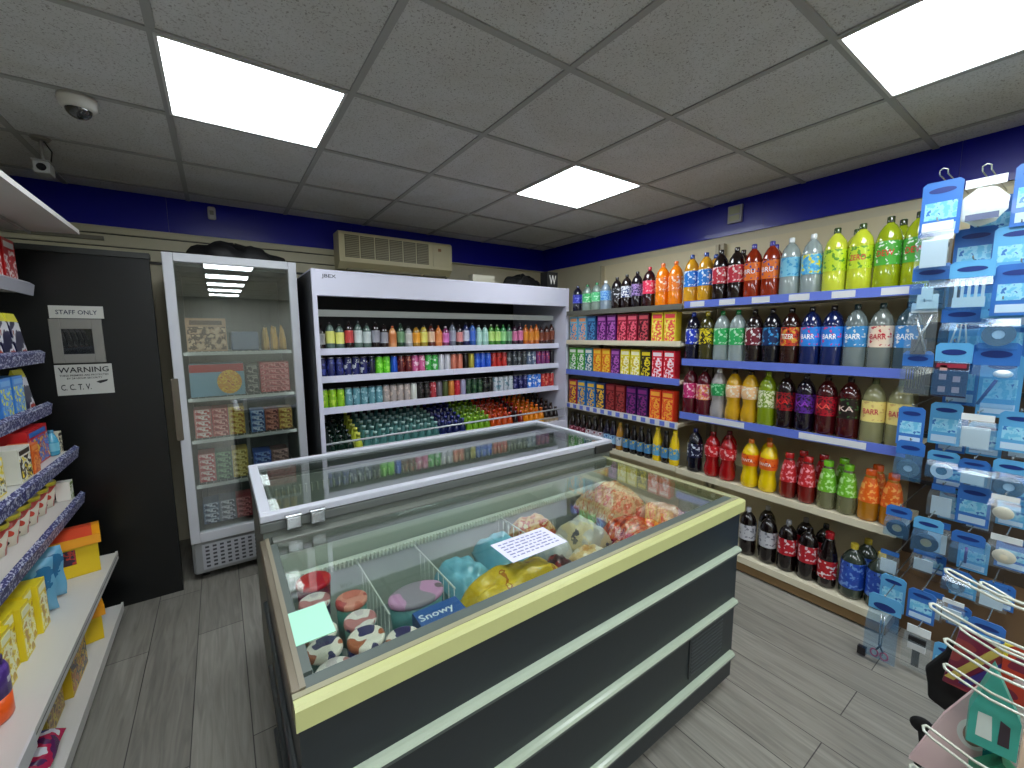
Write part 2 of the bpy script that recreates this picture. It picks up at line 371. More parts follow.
for z in SH[:4]:
    k = MB(); k.box(X0 + .05, X1 - .05, .075, .09, z - .02, z, 0)
    for i in range(16): k.box(X0 + .06 + i * .0368, X0 + .064 + i * .0368, .09, .6, z - .006, z, 0)
    k.box(X0 + .05, X1 - .05, .59, .6, z - .01, z, 0)
    k.build('wire_shelf', paint((190, 192, 188)), t)
k = MB(); k.box(.0, .02, .3, .32, .32, 1.1); k.build('shelf_post', paint((160, 162, 160)), t)
for dx in (-.28, .28):
    for dy in (.1, .6): MB().lathe([(.02, 0), (.014, .04)], 12, c=(dx, dy, 0)).build('foot', paint((20, 20, 20)), t)
FX, FY = .112, 3.05

# ------------------------------------------------------------------ open multideck chiller
t = thing('open_drinks_chiller', 'long white open fronted drinks chiller along the back wall', 'chiller', (1.57, 2.85, 0))
HX = 1.045
k = MB()
side = [(0, 0), (.9, 0), (.9, 1.912), (0, 1.912)]
k.prism(side, 0, -HX - .026, -HX); k.prism([(.02, 0), (.9, 0), (.9, 1.9), (.02, 1.9)], 0, -HX - .03, -HX - .0265, 1); k.build('side_panel', [lav, paint((40, 42, 46))], t)
k = MB(); k.prism(side, 0, HX, HX + .03); k.build('side_panel', [lav], t)
# right front post hides in the corner; header
k = MB(); k.prism([(0, 1.75), (.06, 1.75), (.06, 1.912), (.015, 1.912), (0, 1.9)], 0, -HX, HX, 0); k.text('JBEX', .085, .028, (-HX + .075, -.001, 1.868), 1)
k.build('header', [lav, paint((30, 34, 50))], t)
k = MB(); k.box(-HX, HX, .06, .88, 1.86, 1.912); k.build('canopy', paint((110, 112, 116)), t)
k = MB(); k.box(-HX, HX, .84, .88, .5, 1.86); k.build('back_panel', paint((26, 28, 32)), t)
k = MB(); k.box(-HX, HX, .02, .88, .1, .5); k.box(-HX, HX, .0, .04, .5, .7); k.build('base_cabinet', lav, t)
k = MB(); k.box(-HX, HX, .06, .85, 0, .1); k.build('plinth', paint((40, 40, 42)), t)
k = MB(); k.box(-HX + .002, HX - .002, .18, .21, 1.628, 1.672); k.build('lamp_rail', mat('dull_lamp_rail', P(160, 164, 158), .4, emit=(.8, .9, .9), es=.08), t)
MD = (1.385, 1.2, .988)
for z in MD:
    k = MB(); k.box(-HX + .002, HX - .002, .12, .84, z - .012, z, 0)
    k.build('deck_shelf', lav, t)
    k = MB(); k.box(-HX + .002, -.06, .1, .119, z - .014, z + .03, 0); k.box(-.057, HX - .002, .1, .119, z - .014, z + .03, 0); k.build('price_rail', mat('rail_white', P(214, 214, 232), .35), t)
k = MB(); k.tube([(-HX + .001, .02, .79), (HX - .001, .02, .81)], .007, 8); k.tube([(-HX + .001, .02, .735), (HX - .001, .02, .735)], .005, 8)
k.build('guard_rail', paint((190, 192, 196), .3), t)
k = MB(); k.prism([(.045, .5), (.84, .5), (.84, .80), (.045, .60)], 0, -HX + .002, HX - .002); k.build('sloped_deck', paint((60, 64, 68)), t)

# ------------------------------------------------------------------ chest freezers
rail_c = mat('cream_freezer_rail', P(190, 192, 130), .4)
dark = mat('dark_slate_panel', P(30, 37, 41), .38, bump=.04)
bump_m = mat('bumper_painted_highlight', P(172, 184, 164), .2)  # highlight tone painted on the upper part of the bumper bars
X0, X1, Y0, Y1 = .07, 1.685, .79, 1.52
t = thing('chest_freezer', 'dark grey chest freezer with cream front rail and pale bumper bars', 'freezer', (0, 0, 0))
k = MB(); k.box(X0, X1, Y0, Y0 + .03, .05, .785); k.box(X0, X1, Y1 - .03, Y1, .05, .785); k.box(X0, X0 + .03, Y0 + .03, Y1 - .03, .05, .785); k.box(X1 - .03, X1, Y0 + .03, Y1 - .03, .05, .785); k.box(X0 + .03, X1 - .03, Y0 + .03, Y1 - .03, .05, .4)
k.build('body', dark, t)
k = MB(); e = .031
k.box(X0 + e, X1 - e, Y1 - e - .01, Y1 - e, .4, .8); k.box(X0 + e, X0 + e + .01, Y0 + e, Y1 - e - .01, .4, .8); k.box(X1 - e - .01, X1 - e, Y0 + e, Y1 - e - .01, .4, .8); k.box(X0 + e, X1 - e, Y0 + e, Y0 + e + .008, .4, .78)
k.build('inner_liner', paint((190, 196, 186)), t)
k = MB(); k.prism([(Y0 - .018, .787), (Y0 + .006, .787), (Y0 + .006, .834), (Y0 - .012, .834), (Y0 - .018, .828)], 0, X0 - .006, X1 + .004, 0); k.prism([(Y0 + .0061, .787), (Y0 + .02, .787), (Y0 + .02, .836), (Y0 + .0061, .836)], 0, X0 - .006, X1 + .004, 1); k.build('front_rail', [rail_c, paint((150, 146, 116))], t)
k = MB(); k.box(X0 - .008, X0 + .018, Y0 + .0205, Y1, .78, .838); k.build('side_frame', mat('bronze_frame', P(112, 102, 84), .35, metal=.4), t, bevel=.003)
k = MB(); k.box(X0 + .008, X0 + .0185, Y0 + .0205, Y1, .8384, .8405); k.build('side_trim', paint((132, 124, 104)), t)
k = MB(); k.box(X1 - .03, X1 + .003, Y0 + .0205, Y1, .78, .838); k.build('side_frame', mat('olive_frame', P(150, 150, 112), .4), t, bevel=.003)
k = MB(); k.box(X0 + .027, X1 - .031, Y1 - .045, Y1, .79, .842); k.build('rear_frame', paint((104, 108, 100)), t, bevel=.003)
k = MB(); k.box(X0 + .019, X1 - .031, Y0 + .0205, Y0 + .05, .8, .836); k.box(X0 + .019, X0 + .036, Y0 + .062, Y1 - .046, .8, .836); k.build('gasket', paint((82, 92, 86)), t)
k = MB(); k.box(X0 + .037, X1 - .032, Y0 + .0505, Y1 - .0455, .829, .835); k.build('glass_lid', glass_mat('freezer_pane', (.93, .97, .94), .2), t)
for z in (.627, .40, .164):
    k = MB()
    pf = [(-.001, -.02), (-.012, -.019), (-.022, -.01), (-.024, 0), (-.02, .007), (-.012, .010), (-.001, .011)]
    k.prism([(Y0 + a, z + c2) for a, c2 in pf[:4]] + [(Y0 - .001, z)], 0, X0 - .004, X1 - .015, 1); k.prism([(Y0 - .001, z + .0002), (Y0 - .024, z + .0002)] + [(Y0 + a, z + c2) for a, c2 in pf[4:]], 0, X0 - .004, X1 - .015, 0); k.build('bumper_bar', [bump_m, paint((74, 84, 80), .3)], t)  # pale top is a painted highlight, darker underside is painted shade
    k = MB(); k.prism([(X0 + a * .5, z + c2 * .5) for a, c2 in pf], 1, Y0 + .001, Y1 - .01); k.build('bumper_bar', paint((70, 76, 76), .3), t)
k = MB()
k.box(1.36, 1.60, Y0 - .004, Y0 - .0005, .2, .365, 0)
for i in range(10): k.box(1.37, 1.59, Y0 - .006, Y0 - .0042, .21 + i * .0152, .216 + i * .0152, 1)
k.build('vent_grille', [paint((44, 48, 50)), paint((66, 72, 74))], t)
MB().box(X0 + .03, X1 - .03, Y0 + .04, Y1 - .03, 0, .049).build('plinth', paint((20, 22, 24)), t)
k = MB(); k.box(X0 + .062, X1 - .062, Y1 - .09, Y1 - .066, .72, .73, 0)
for i in range(110): k.box(X0 + .075 + i * .0134, X0 + .08 + i * .0134, Y1 - .105, Y1 - .09, .715, .735, 0)
k.build('comb_strip', paint((244, 246, 236)), t)
for i, xx in enumerate((.336, .54, .93)):
    ya = 1.08 if i < 2 else 1.16; k = MB(); k.tube([(xx, ya, .725), (xx, Y1 - .11, .725)], .003, 6)
    for j in range(8): k.tube([(xx, ya + .005 + j * .038, .725), (xx, ya + .005 + j * .038, .505)], .0015, 4)
    k.build('basket_divider', paint((216, 220, 212)), t)
k = MB(); k.box(X0 + .064, X1 - .064, Y0 + .062, Y1 - .064, .41, .5); k.build('basket_floor', paint((120, 130, 128)), t)

t = thing('chest_freezer', 'pale grey rear chest freezer with raised glass lid and silver clips', 'freezer', (0, 0, 0))
X0, X1, Y0, Y1 = .075, 1.755, 1.545, 2.20
k = MB(); k.box(X0, X1, Y0, Y0 + .05, .05, .85); k.box(X0, X1, Y1 - .05, Y1, .05, .85); k.box(X0, X0 + .05, Y0 + .05, Y1 - .05, .05, .85); k.box(X1 - .05, X1, Y0 + .05, Y1 - .05, .05, .85); k.box(X0 + .05, X1 - .05, Y0 + .05, Y1 - .05, .05, .5)
k.build('body', paint((118, 124, 116)), t)
k = MB(); fr = .04
def ring(k, x0, x1, y0, y1, z0, z1, f, m=0):
    k.box(x0, x1, y0, y0 + f, z0, z1, m); k.box(x0, x1, y1 - f, y1, z0, z1, m); k.box(x0, x0 + f, y0 + f, y1 - f, z0, z1, m); k.box(x1 - f, x1, y0 + f, y1 - f, z0, z1, m)
ring(k, X0 - .008, X1 + .008, Y0 - .012, Y1 + .008, .852, .885, .05); k.build('lid_track', paint((96, 100, 96)), t, bevel=.004)
k = MB(); ring(k, X0 - .006, X1 + .006, Y0 - .01, Y1 + .006, .887, .912, .036); k.build('lid_frame', mat('lid_white_frame', P(200, 202, 212), .35), t, bevel=.004)
k = MB(); k.box(X0 + .031, X1 - .031, Y0 + .027, Y1 - .031, .896, .902); k.build('glass_lid', glass_mat('lid_pane', (.85, .88, .86), .16), t)
k = MB(); ring(k, X0 + .051, X1 - .051, Y0 + .051, Y1 - .051, .5, .84, .008); k.build('inner_liner', paint((170, 176, 166)), t)
k = MB()
for i in range(60): k.box(X0 + .09 + i * .025, X0 + .096 + i * .025, Y1 - .08, Y1 - .065, .76, .8)
k.build('comb_strip', paint((216, 220, 200)), t)
for xx in (.165, .24):
    k = MB(); k.box(xx - .022, xx + .022, Y0 - .03, Y0 - .0125, .853, .893, 0); k.box(xx - .026, xx + .026, Y0 - .034, Y0 - .0125, .894, .902, 0); k.build('clip', mat('satin_steel', P(170, 174, 176), .25, metal=.8), t, bevel=.003)
k = MB(); k.box(1.62, 1.75, Y0 - .026, Y0 - .0125, .855, .898); k.build('handle', paint((46, 48, 46)), t, bevel=.004)
MB().box(X0 + .03, X1 - .03, Y0 + .03, Y1 - .03, 0, .049).build('plinth', paint((20, 22, 24)), t)
# ------------------------------------------------------------------ shelving along the right wall
board = mat('cream_shelf_steel', P(214, 206, 180), .4)
bstrip = mat('blue_ticket_strip', P(98, 118, 206), .35)
wstrip = paint((214, 214, 214), .4)
def shelf_bay(name, label, ya, yb, levels, base_z):
    t = thing('wall_shelving', label, 'shelving', (XR, (ya + yb) / 2, 0)); w = (yb - ya) / 2
    k = MB(); k.box(-.06, -.0015, -w, w, .0, 2.14); k.build('back_panel', mat('cream_shelf_back', P(206, 194, 160), .5), t)
    for s in (-1, 1):
        k = MB(); y = s * (w - .014); k.box(-.1, -.0605, y - .012, y + .012, 0, 2.14); k.build('upright', paint((170, 160, 134)), t)
    k = MB(); k.box(-.53, -.061, -w + .002, w - .002, .012, base_z - .04, 0); k.build('plinth', paint((132, 104, 66)), t)
    k = MB(); k.box(-.545, -.061, -w + .001, w - .001, base_z - .039, base_z); k.build('base_shelf', board, t)
    for z, kind, xf in levels:
        k = MB(); k.box(-xf + .008, -.101, -w + .003, w - .003, z - .022, z); k.build('shelf', board, t)
        col = {'b': bstrip, 'w': board, 'g': paint((92, 92, 84)), 'm': wstrip}[kind[0]]
        k = MB(); h0, h1 = (z - .026, z + .012) if kind[0] in 'wg' else (z - .032, z + .014)
        k.box(-xf - .004, -xf + .007, -w + .003, w - .003, h0, h1, 0)
        if len(kind) > 1:      # white price tickets along the strip
            n = int(kind[1:]); 
            for i in range(n):
                yy = -w + (i + .5) * 2 * w / n; d = w / n * .5
                k.box(-xf - .0055, -xf - .0042, yy - d, yy + d, h0 + .006, h1 - .006, 1)
        k.build('price_strip', [col, paint((212, 214, 216)) if kind[0] != 'm' else bstrip], t)
    return t
shelf_bay('a', 'cream shelving bay of large bottles beside the hanging packs', .487, 1.665, [(1.70, 'b6', .52), (1.315, 'b', .52), (.945, 'b2', .52), (.545, 'w', .535)], .11)
shelf_bay('b', 'cream shelving bay of cartons and bottles running behind the chiller corner', 1.675, 2.83, [(1.69, 'g', .52), (1.435, 'w', .52), (1.17, 'b', .52), (.86, 'm14', .52), (.545, 'w', .52)], .11)

# ------------------------------------------------------------------ bottles
SHP = {
 'pet': dict(prof=[(.80, 0), (.97, .02), (1, .05), (1, .3), (.985, .31), (.985, .62), (1, .63), (.97, .7), (.8, .8), (.5, .875), (.3, .905), (.27, .93)], lab=(.34, .66), cap=(.30, .915, 1.)),
 'hour': dict(prof=[(.72, 0), (.95, .03), (1, .12), (.98, .2), (.8, .33), (.78, .38), (.93, .48), (1, .56), (.99, .68), (.85, .78), (.55, .87), (.33, .91), (.29, .93)], lab=(.46, .70), cap=(.33, .915, 1.)),
 'slim': dict(prof=[(.8, 0), (.97, .03), (1, .08), (1, .5), (.96, .58), (.7, .74), (.48, .84), (.42, .9)], lab=(.18, .5), cap=(.47, .88, 1.)),
 'sleeve': dict(prof=[(.82, 0), (.98, .03), (1, .1), (1, .34), (.99, .4), (.86, .62), (.66, .78), (.5, .86), (.46, .9)], lab=(.37, .84), cap=(.52, .885, 1.)),
 'squat': dict(prof=[(.82, 0), (.97, .03), (1, .07), (1, .3), (.985, .32), (.985, .6), (1, .62), (.97, .68), (.8, .76), (.5, .84), (.3, .88), (.27, .93)], lab=(.2, .68), cap=(.32, .90, 1.))}
PROTO = {}
def sleeve_r(prof, h):
    for (r0, z0), (r1, z1) in zip(prof, prof[1:]):
        if z0 <= h <= z1: return r0 + (r1 - r0) * (h - z0) / (z1 - z0)
    return prof[-1][0]
def bottle_meshes(shape, R, H, liq, lab, cap, txt, tcol, clear):
    key = (shape, R, H, liq, lab, cap, txt, clear)
    if key in PROTO: return PROTO[key]
    s = SHP[shape]; n = 18; out = []
    bm = clearp(liq) if clear else plastic(liq)
    m = MB().lathe([(r * R, z * H) for r, z in s['prof']], n)
    out.append(('bottle_body', m.mesh('bottle_body', bm)))
    c = s['cap']; k = MB().lathe([(c[0] * R, c[1] * H), (c[0] * R * 1.02, (c[1] + .01) * H), (c[0] * R, c[2] * H - .003), (c[0] * R * .85, c[2] * H)], 14)
    out.append(('cap', k.mesh('cap', plastic(cap))))
    if lab:
        a, b = s['lab']; zs = [a, (a * 2 + b) / 3, (a + 2 * b) / 3, b]
        k = MB(); k.lathe([(sleeve_r(s['prof'], z) * R + .0012, z * H) for z in zs], n + 6)
        k.f.pop(); k.m.pop(); k.sm.pop(); nb = n + 6
        # drop the two end discs so the label is an open sleeve
        k.f = [f for f in k.f if len(f) == 4]; k.m = [0] * len(k.f); k.sm = [True] * len(k.f)
        if isinstance(lab[0], tuple):
            m0 = ramp_mat('print_' + '_'.join('%02x%02x%02x' % c for c in lab), [(0, P(*lab[0])), (.44, P(*lab[1])), (.61 if txt else .57, P(*lab[2]))], 52, 'noise', .3, .3, 1.5)
        else: m0 = mat('label_%d_%d_%d' % lab, P(*lab), .3, coat=.3)
        ms = [m0]
        if txt:
            rr = sleeve_r(s['prof'], (a + b) / 2) * R + .0028
            k.text(txt, R * 1.35, (b - a) * H * .26, (0, 0, (a + b) / 2 * H), 1, wrap=rr); ms.append(mat('ink_%d_%d_%d' % tcol, P(*tcol), .4))
        out.append(('label', k.mesh('label', ms)))
    PROTO[key] = out; return out
def bottle(loc, rz, label, group, spec, name='drink_bottle'):
    shape, R, H, liq, lab, cap = spec[:6]; txt = spec[6] if len(spec) > 6 else None; tcol = spec[7] if len(spec) > 7 else (255, 255, 255); clear = spec[8] if len(spec) > 8 else False
    t = thing(name, label, 'bottle', loc, rz, group)
    for nm, me in bottle_meshes(shape, R, H, liq, lab, cap, txt, tcol, clear):
        o = bpy.data.objects.new(nm, me); COL.objects.link(o); o.parent = t
    return t
G2 = .0485; K = (20, 14, 14)
B = {}
def big(desc, liq, lab, cap, txt=None, tcol=(255, 255, 255), clear=False, shape='pet', H=.325, R=G2): return (desc, (shape, R, H, liq, lab, cap, txt, tcol, clear))
RX = -pi / 2
def row(specs, ys, x, z, shelf, group, frm='chiller end', gap=.002):
    """a row from the chiller outwards; every label counts from the chiller"""
    used = None
    n = len(specs)
    for i, ((desc, sp), y) in enumerate(zip(specs, ys)):
        r = sp[1]
        if used is not None: y = min(y, used - r - gap)
        used = y - r
        bottle((x, y, z), RX, '%s, %s from chiller, %s' % (desc, ordinal(i + 1), shelf), group, sp)
ORG = (236, 128, 14); AMB = (206, 148, 30); BLK = (24, 12, 12); DRED = (96, 14, 14); CLR = (190, 205, 205); YG = (176, 200, 30)
dkcola = (26, 12, 10)
T1 = [big('amber bottle with blue label', AMB, ((30, 120, 210), (30, 120, 210), (230, 240, 250)), (30, 60, 140)),
      big('amber bottle with blue label', AMB, ((30, 120, 210), (30, 120, 210), (230, 240, 250)), (30, 60, 140)),
      big('black cola bottle with crimson label', dkcola, ((190, 40, 60), (190, 40, 60), (240, 220, 220)), BLK),
      big('black cola bottle with crimson label', dkcola, ((190, 40, 60), (190, 40, 60), (240, 220, 220)), BLK),
      big('reddish amber bottle with orange label', (140, 40, 14), ((226, 110, 20), (226, 110, 20), (60, 60, 140)), (60, 60, 150), 'BRU', (240, 240, 250)),
      big('reddish amber bottle with orange label', (140, 40, 14), ((226, 110, 20), (226, 110, 20), (60, 60, 140)), (60, 60, 150), 'BRU', (240, 240, 250)),
      big('clear bottle with sky blue label', CLR, ((120, 190, 215), (120, 190, 215), (60, 150, 200)), (225, 230, 230), clear=True),
      big('clear bottle with blue and yellow label', CLR, ((60, 160, 220), (110, 190, 220), (230, 220, 60)), (225, 230, 230), clear=True),
      big('yellow-green bottle with lime label', (196, 204, 60), ((190, 214, 40), (190, 214, 40), (90, 150, 40)), (60, 80, 40), H=.335, R=.0515),
      big('yellow-green bottle with lime label', (190, 200, 50), ((190, 214, 40), (190, 214, 40), (90, 150, 40)), (60, 80, 40), 'ZERO', (200, 60, 50), H=.335, R=.0515),
      big('olive green bottle with red lettering', (140, 156, 20), ((70, 160, 50), (70, 160, 50), (225, 235, 220)), (50, 60, 30), 'DEW', (200, 30, 30), H=.345, R=.0505),
      big('olive green bottle with red lettering', (150, 164, 20), ((70, 160, 50), (70, 160, 50), (225, 235, 220)), (50, 60, 30), 'DEW', (200, 30, 30), H=.345, R=.0505)]
yT = [1.61, 1.505, 1.40, 1.295, 1.19, 1.085, .98, .875, .77, .665]
TY = [1.612, 1.507, 1.402, 1.297, 1.19, 1.083, .976, .868, .763, .658, .553]
XF, XBK = 2.668, 2.785
row(T1[:2] + T1[2:], [1.66, 1.56, 1.46, 1.36, 1.26, 1.16, 1.06, .955, .85, .745, .64, .537], XF, 1.70, 'near bay top shelf', 'large bottles on the top wall shelf')
BEH = [(T1[0], 1.56), (T1[2], 1.38), (T1[4], 1.19), (T1[6], 1.0), (T1[8], .80), (T1[10], .62)]
for i, ((d, s), y) in enumerate(BEH): bottle((XBK, y, 1.70), RX, '%s, back row, near bay top shelf, %s pair' % (d, ordinal(i + 1)), 'large bottles on the top wall shelf', s)
R2 = [big('dark bottle with royal blue label', (18, 18, 40), ((30, 60, 190), (30, 60, 190), (220, 225, 240)), (30, 60, 170)),
      big('yellow labelled black ginger bottle', (60, 56, 20), ((225, 205, 30), (28, 24, 12), (225, 205, 30)), (200, 180, 30), R=.05),
      big('clear bottle with green label', CLR, ((40, 170, 90), (40, 170, 90), (190, 230, 200)), (30, 140, 70), clear=True),
      big('clear bottle with green label', CLR, ((40, 170, 90), (40, 170, 90), (190, 230, 200)), (30, 140, 70), clear=True),
      big('black bottle with dark red and white label', BLK, ((110, 20, 40), (110, 20, 40), (230, 230, 230)), BLK),
      big('black bottle with dark blue label', (14, 14, 24), ((14, 44, 90), (14, 44, 90), (60, 150, 210)), BLK),
      big('black bottle with gold and red label', (40, 14, 8), ((215, 160, 50), (200, 60, 40), (70, 40, 40)), BLK, 'TIZER', (240, 240, 230)),
      big('dark blue bottle with bright blue label', (16, 30, 80), ((40, 130, 220), (40, 130, 220), (225, 60, 130)), BLK, 'BARR', (255, 255, 255)),
      big('dark blue bottle with bright blue label', (16, 30, 80), ((40, 130, 220), (40, 130, 220), (225, 60, 130)), BLK, 'BARR', (255, 255, 255)),
      big('clear bottle with blue and silver label', (150, 165, 165), ((60, 140, 200), (60, 140, 200), (225, 230, 230)), (40, 60, 60), 'BARR', (255, 255, 255), True),
      big('clear bottle with cream and red label', (150, 160, 155), ((236, 214, 190), (236, 214, 190), (200, 60, 70)), (40, 60, 60), 'BARR', (190, 30, 50), True),
      big('dark bottle with pale blue label', (60, 80, 90), ((60, 140, 210), (60, 140, 210), (225, 230, 230)), BLK, 'BARR', (255, 255, 255))]
RY = [1.61, 1.507, 1.405, 1.302, 1.2, 1.1, 1.0, .9, .8, .70, .60, .56]
RY = [1.63 - i * .0993 for i in range(12)]
row(R2, RY, XF, 1.315, 'near bay second shelf', 'large bottles on the second wall shelf')
R3 = [big('dark red bottle with magenta label', (80, 10, 24), ((196, 40, 110), (196, 40, 110), (240, 200, 210)), BLK),
      big('dark red bottle with pink and peach label', (80, 10, 24), ((206, 60, 110), (226, 150, 90), (240, 200, 210)), BLK),
      big('clear bottle with round green label', (205, 200, 200), ((30, 150, 80), (30, 150, 80), (140, 210, 160)), (230, 230, 230), clear=True, shape='hour'),
      big('golden bottle with peach label', (196, 150, 20), ((236, 190, 140), (236, 190, 140), (240, 230, 210)), (40, 20, 10), shape='hour'),
      big('golden bottle with peach label', (196, 150, 20), ((236, 190, 140), (236, 190, 140), (240, 230, 210)), (40, 20, 10), shape='hour'),
      big('olive green bottle with cream label', (120, 140, 16), ((224, 226, 190), (120, 150, 40), (224, 226, 190)), (150, 170, 30), shape='pet'),
      big('black bottle with red fruit label', (24, 8, 10), ((34, 10, 12), (150, 20, 30), (34, 10, 12)), BLK, 'KA', (225, 40, 40)),
      big('black bottle with purple fruit label', (18, 8, 24), ((30, 14, 50), (90, 40, 140), (30, 14, 50)), BLK, 'KA', (150, 60, 190)),
      big('dark red bottle with red fruit label', (60, 8, 12), ((90, 10, 20), (170, 20, 40), (60, 10, 16)), BLK, 'KA', (240, 90, 80)),
      big('dark red bottle with black fruit label', (60, 8, 12), ((30, 14, 14), (30, 14, 14), (60, 110, 60)), BLK, 'KA', (225, 200, 190)),
      big('cloudy bottle with wide cream yellow label', (130, 128, 90), ((236, 216, 130), (236, 216, 130), (214, 180, 110)), (90, 100, 60), 'BARR', (200, 60, 80)),
      ]
R3.append(R3[-1])
row(R3, RY, XF, .945, 'near bay middle shelf', 'large bottles on the middle wall shelf')
R4 = [big('red bottle with narrow waist', (150, 16, 20), ((200, 24, 34), (200, 24, 34), (240, 180, 180)), (130, 10, 16), shape='hour', H=.3, R=.05),
      big('red bottle with narrow waist', (150, 16, 20), ((200, 24, 34), (200, 24, 34), (240, 180, 180)), (130, 10, 16), shape='hour', H=.3, R=.05),
      big('yellow bottle with orange label and waist', (222, 190, 10), ((230, 100, 24), (230, 100, 24), (200, 40, 30)), (236, 120, 20), 'FANTA', (250, 245, 240), shape='hour', H=.3, R=.05),
      big('yellow bottle with orange label and waist', (222, 190, 10), ((230, 100, 24), (230, 100, 24), (200, 40, 30)), (236, 120, 20), 'FANTA', (250, 245, 240), shape='hour', H=.3, R=.05),
      big('dark red juice bottle with red shoulders', (110, 24, 20), ((190, 34, 40), (190, 34, 40), (230, 150, 160)), (190, 20, 24), shape='sleeve', H=.265, R=.043),
      big('dark red juice bottle with red shoulders', (110, 24, 20), ((190, 34, 40), (190, 34, 40), (230, 150, 160)), (190, 20, 24), shape='sleeve', H=.265, R=.043),
      big('clear juice bottle with green shoulders', (150, 150, 110), ((110, 180, 40), (110, 180, 40), (180, 220, 150)), (120, 200, 30), clear=True, shape='sleeve', H=.265, R=.043),
      big('clear juice bottle with green shoulders', (150, 150, 110), ((110, 180, 40), (110, 180, 40), (180, 220, 150)), (120, 200, 30), clear=True, shape='sleeve', H=.265, R=.043),
      big('amber juice bottle with orange shoulders', (170, 110, 20), ((222, 96, 24), (222, 96, 24), (236, 160, 80)), (226, 90, 20), shape='sleeve', H=.265, R=.043),
      big('amber juice bottle with orange shoulders', (170, 110, 20), ((222, 96, 24), (222, 96, 24), (236, 160, 80)), (226, 90, 20), shape='sleeve', H=.265, R=.043)]
row(R4, [1.45, 1.345, 1.205, 1.1, .99, .895, .80, .71, .62, .532], 2.665, .545, 'near bay fourth shelf', 'bottles on the fourth wall shelf')
for i, (j, y) in enumerate([(0, 1.40), (2, 1.15), (4, .96), (5, .86), (6, .765), (8, .62)]):
    d, s = R4[j]; bottle((2.78, y, .545), RX, '%s, back row, near bay fourth shelf%s' % (d, '' if j != 5 else ', middle'), 'bottles on the fourth wall shelf', s)
R5 = [big('black cola bottle with grey white label', (20, 12, 12), ((186, 186, 192), (186, 186, 192), (120, 120, 130)), (210, 210, 220), H=.3, R=.048),
      big('black cola bottle with grey white label', (20, 12, 12), ((186, 186, 192), (186, 186, 192), (120, 120, 130)), BLK, H=.3, R=.048),
      big('black cola bottle with red and white label', (20, 10, 10), ((180, 24, 40), (180, 24, 40), (225, 200, 205)), (160, 160, 165), H=.3, R=.048),
      big('black cola bottle with red and white label', (20, 10, 10), ((180, 24, 40), (180, 24, 40), (225, 200, 205)), BLK, H=.3, R=.048),
      big('slender black cola bottle with red cap', (20, 10, 10), ((180, 20, 30), (180, 20, 30), (230, 220, 220)), (190, 24, 40), shape='slim', H=.31, R=.044),
      big('squat bottle with blue label and gold cap', (50, 60, 50), ((30, 70, 170), (34, 80, 180), (110, 150, 214)), (214, 190, 60), H=.29, R=.053, shape='squat'),
      big('squat bottle with blue label and gold cap', (50, 60, 50), ((30, 70, 170), (34, 80, 180), (110, 150, 214)), (214, 190, 60), H=.29, R=.053, shape='squat')]
row(R5, [1.19, 1.07, .965, .86, .765, .655, .545], 2.655, .11, 'near bay floor shelf', 'bottles on the floor shelf')
for i, (j, y) in enumerate([(0, 1.13), (2, .92), (3, .82), (5, .63)]):
    d, s = R5[j]; bottle((2.775, y, .11), RX, '%s, back row, near bay floor shelf, %s' % (d, ['rearmost', 'third', 'second', 'closest'][i]), 'bottles on the floor shelf', s)

# far bay ------------------------------------------------
LH = .215
L1 = [big('navy bottle with violet blue label', (16, 16, 40), ((50, 60, 190), (50, 60, 190), (120, 130, 220)), (30, 34, 80), H=.235, R=.045),
      big('clear bottle with light green label', (170, 190, 180), ((70, 190, 110), (70, 190, 110), (200, 240, 210)), (40, 120, 70), clear=True, H=.235, R=.045),
      big('clear bottle with pale green label', (170, 190, 180), ((90, 200, 130), (90, 200, 130), (200, 240, 210)), (40, 120, 70), clear=True, H=.24, R=.045),
      big('clear water bottle with blue label', (170, 190, 210), ((60, 130, 210), (140, 190, 230), (60, 130, 210)), (220, 225, 230), clear=True, H=.245, R=.045),
      big('black bottle with small silver label', BLK, ((24, 24, 28), (24, 24, 28), (200, 200, 205)), BLK, H=.26, R=.045),
      big('black bottle with blue and white label', BLK, ((30, 50, 110), (225, 225, 230), (30, 50, 110)), BLK, H=.27, R=.045),
      big('black bottle with violet label', (20, 12, 20), ((40, 30, 80), (160, 130, 190), (40, 30, 80)), BLK, H=.28, R=.045),
      big('dark cherry bottle with pink red label', (40, 10, 14), ((226, 50, 90), (226, 50, 90), (240, 180, 190)), (200, 40, 60), H=.3, R=.048),
      big('bright orange bottle with orange label', ORG, ((236, 120, 20), (236, 120, 20), (250, 225, 200)), (220, 100, 20), H=.31, R=.05),
      big('bright orange bottle with orange label', ORG, ((236, 120, 20), (236, 120, 20), (250, 225, 200)), (220, 100, 20), H=.31, R=.05)]
row(L1, [2.76, 2.64, 2.53, 2.43, 2.31, 2.21, 2.11, 2.0, 1.885, 1.78], XF, 1.69, 'far bay top shelf', 'bottles on the far bay top shelf')
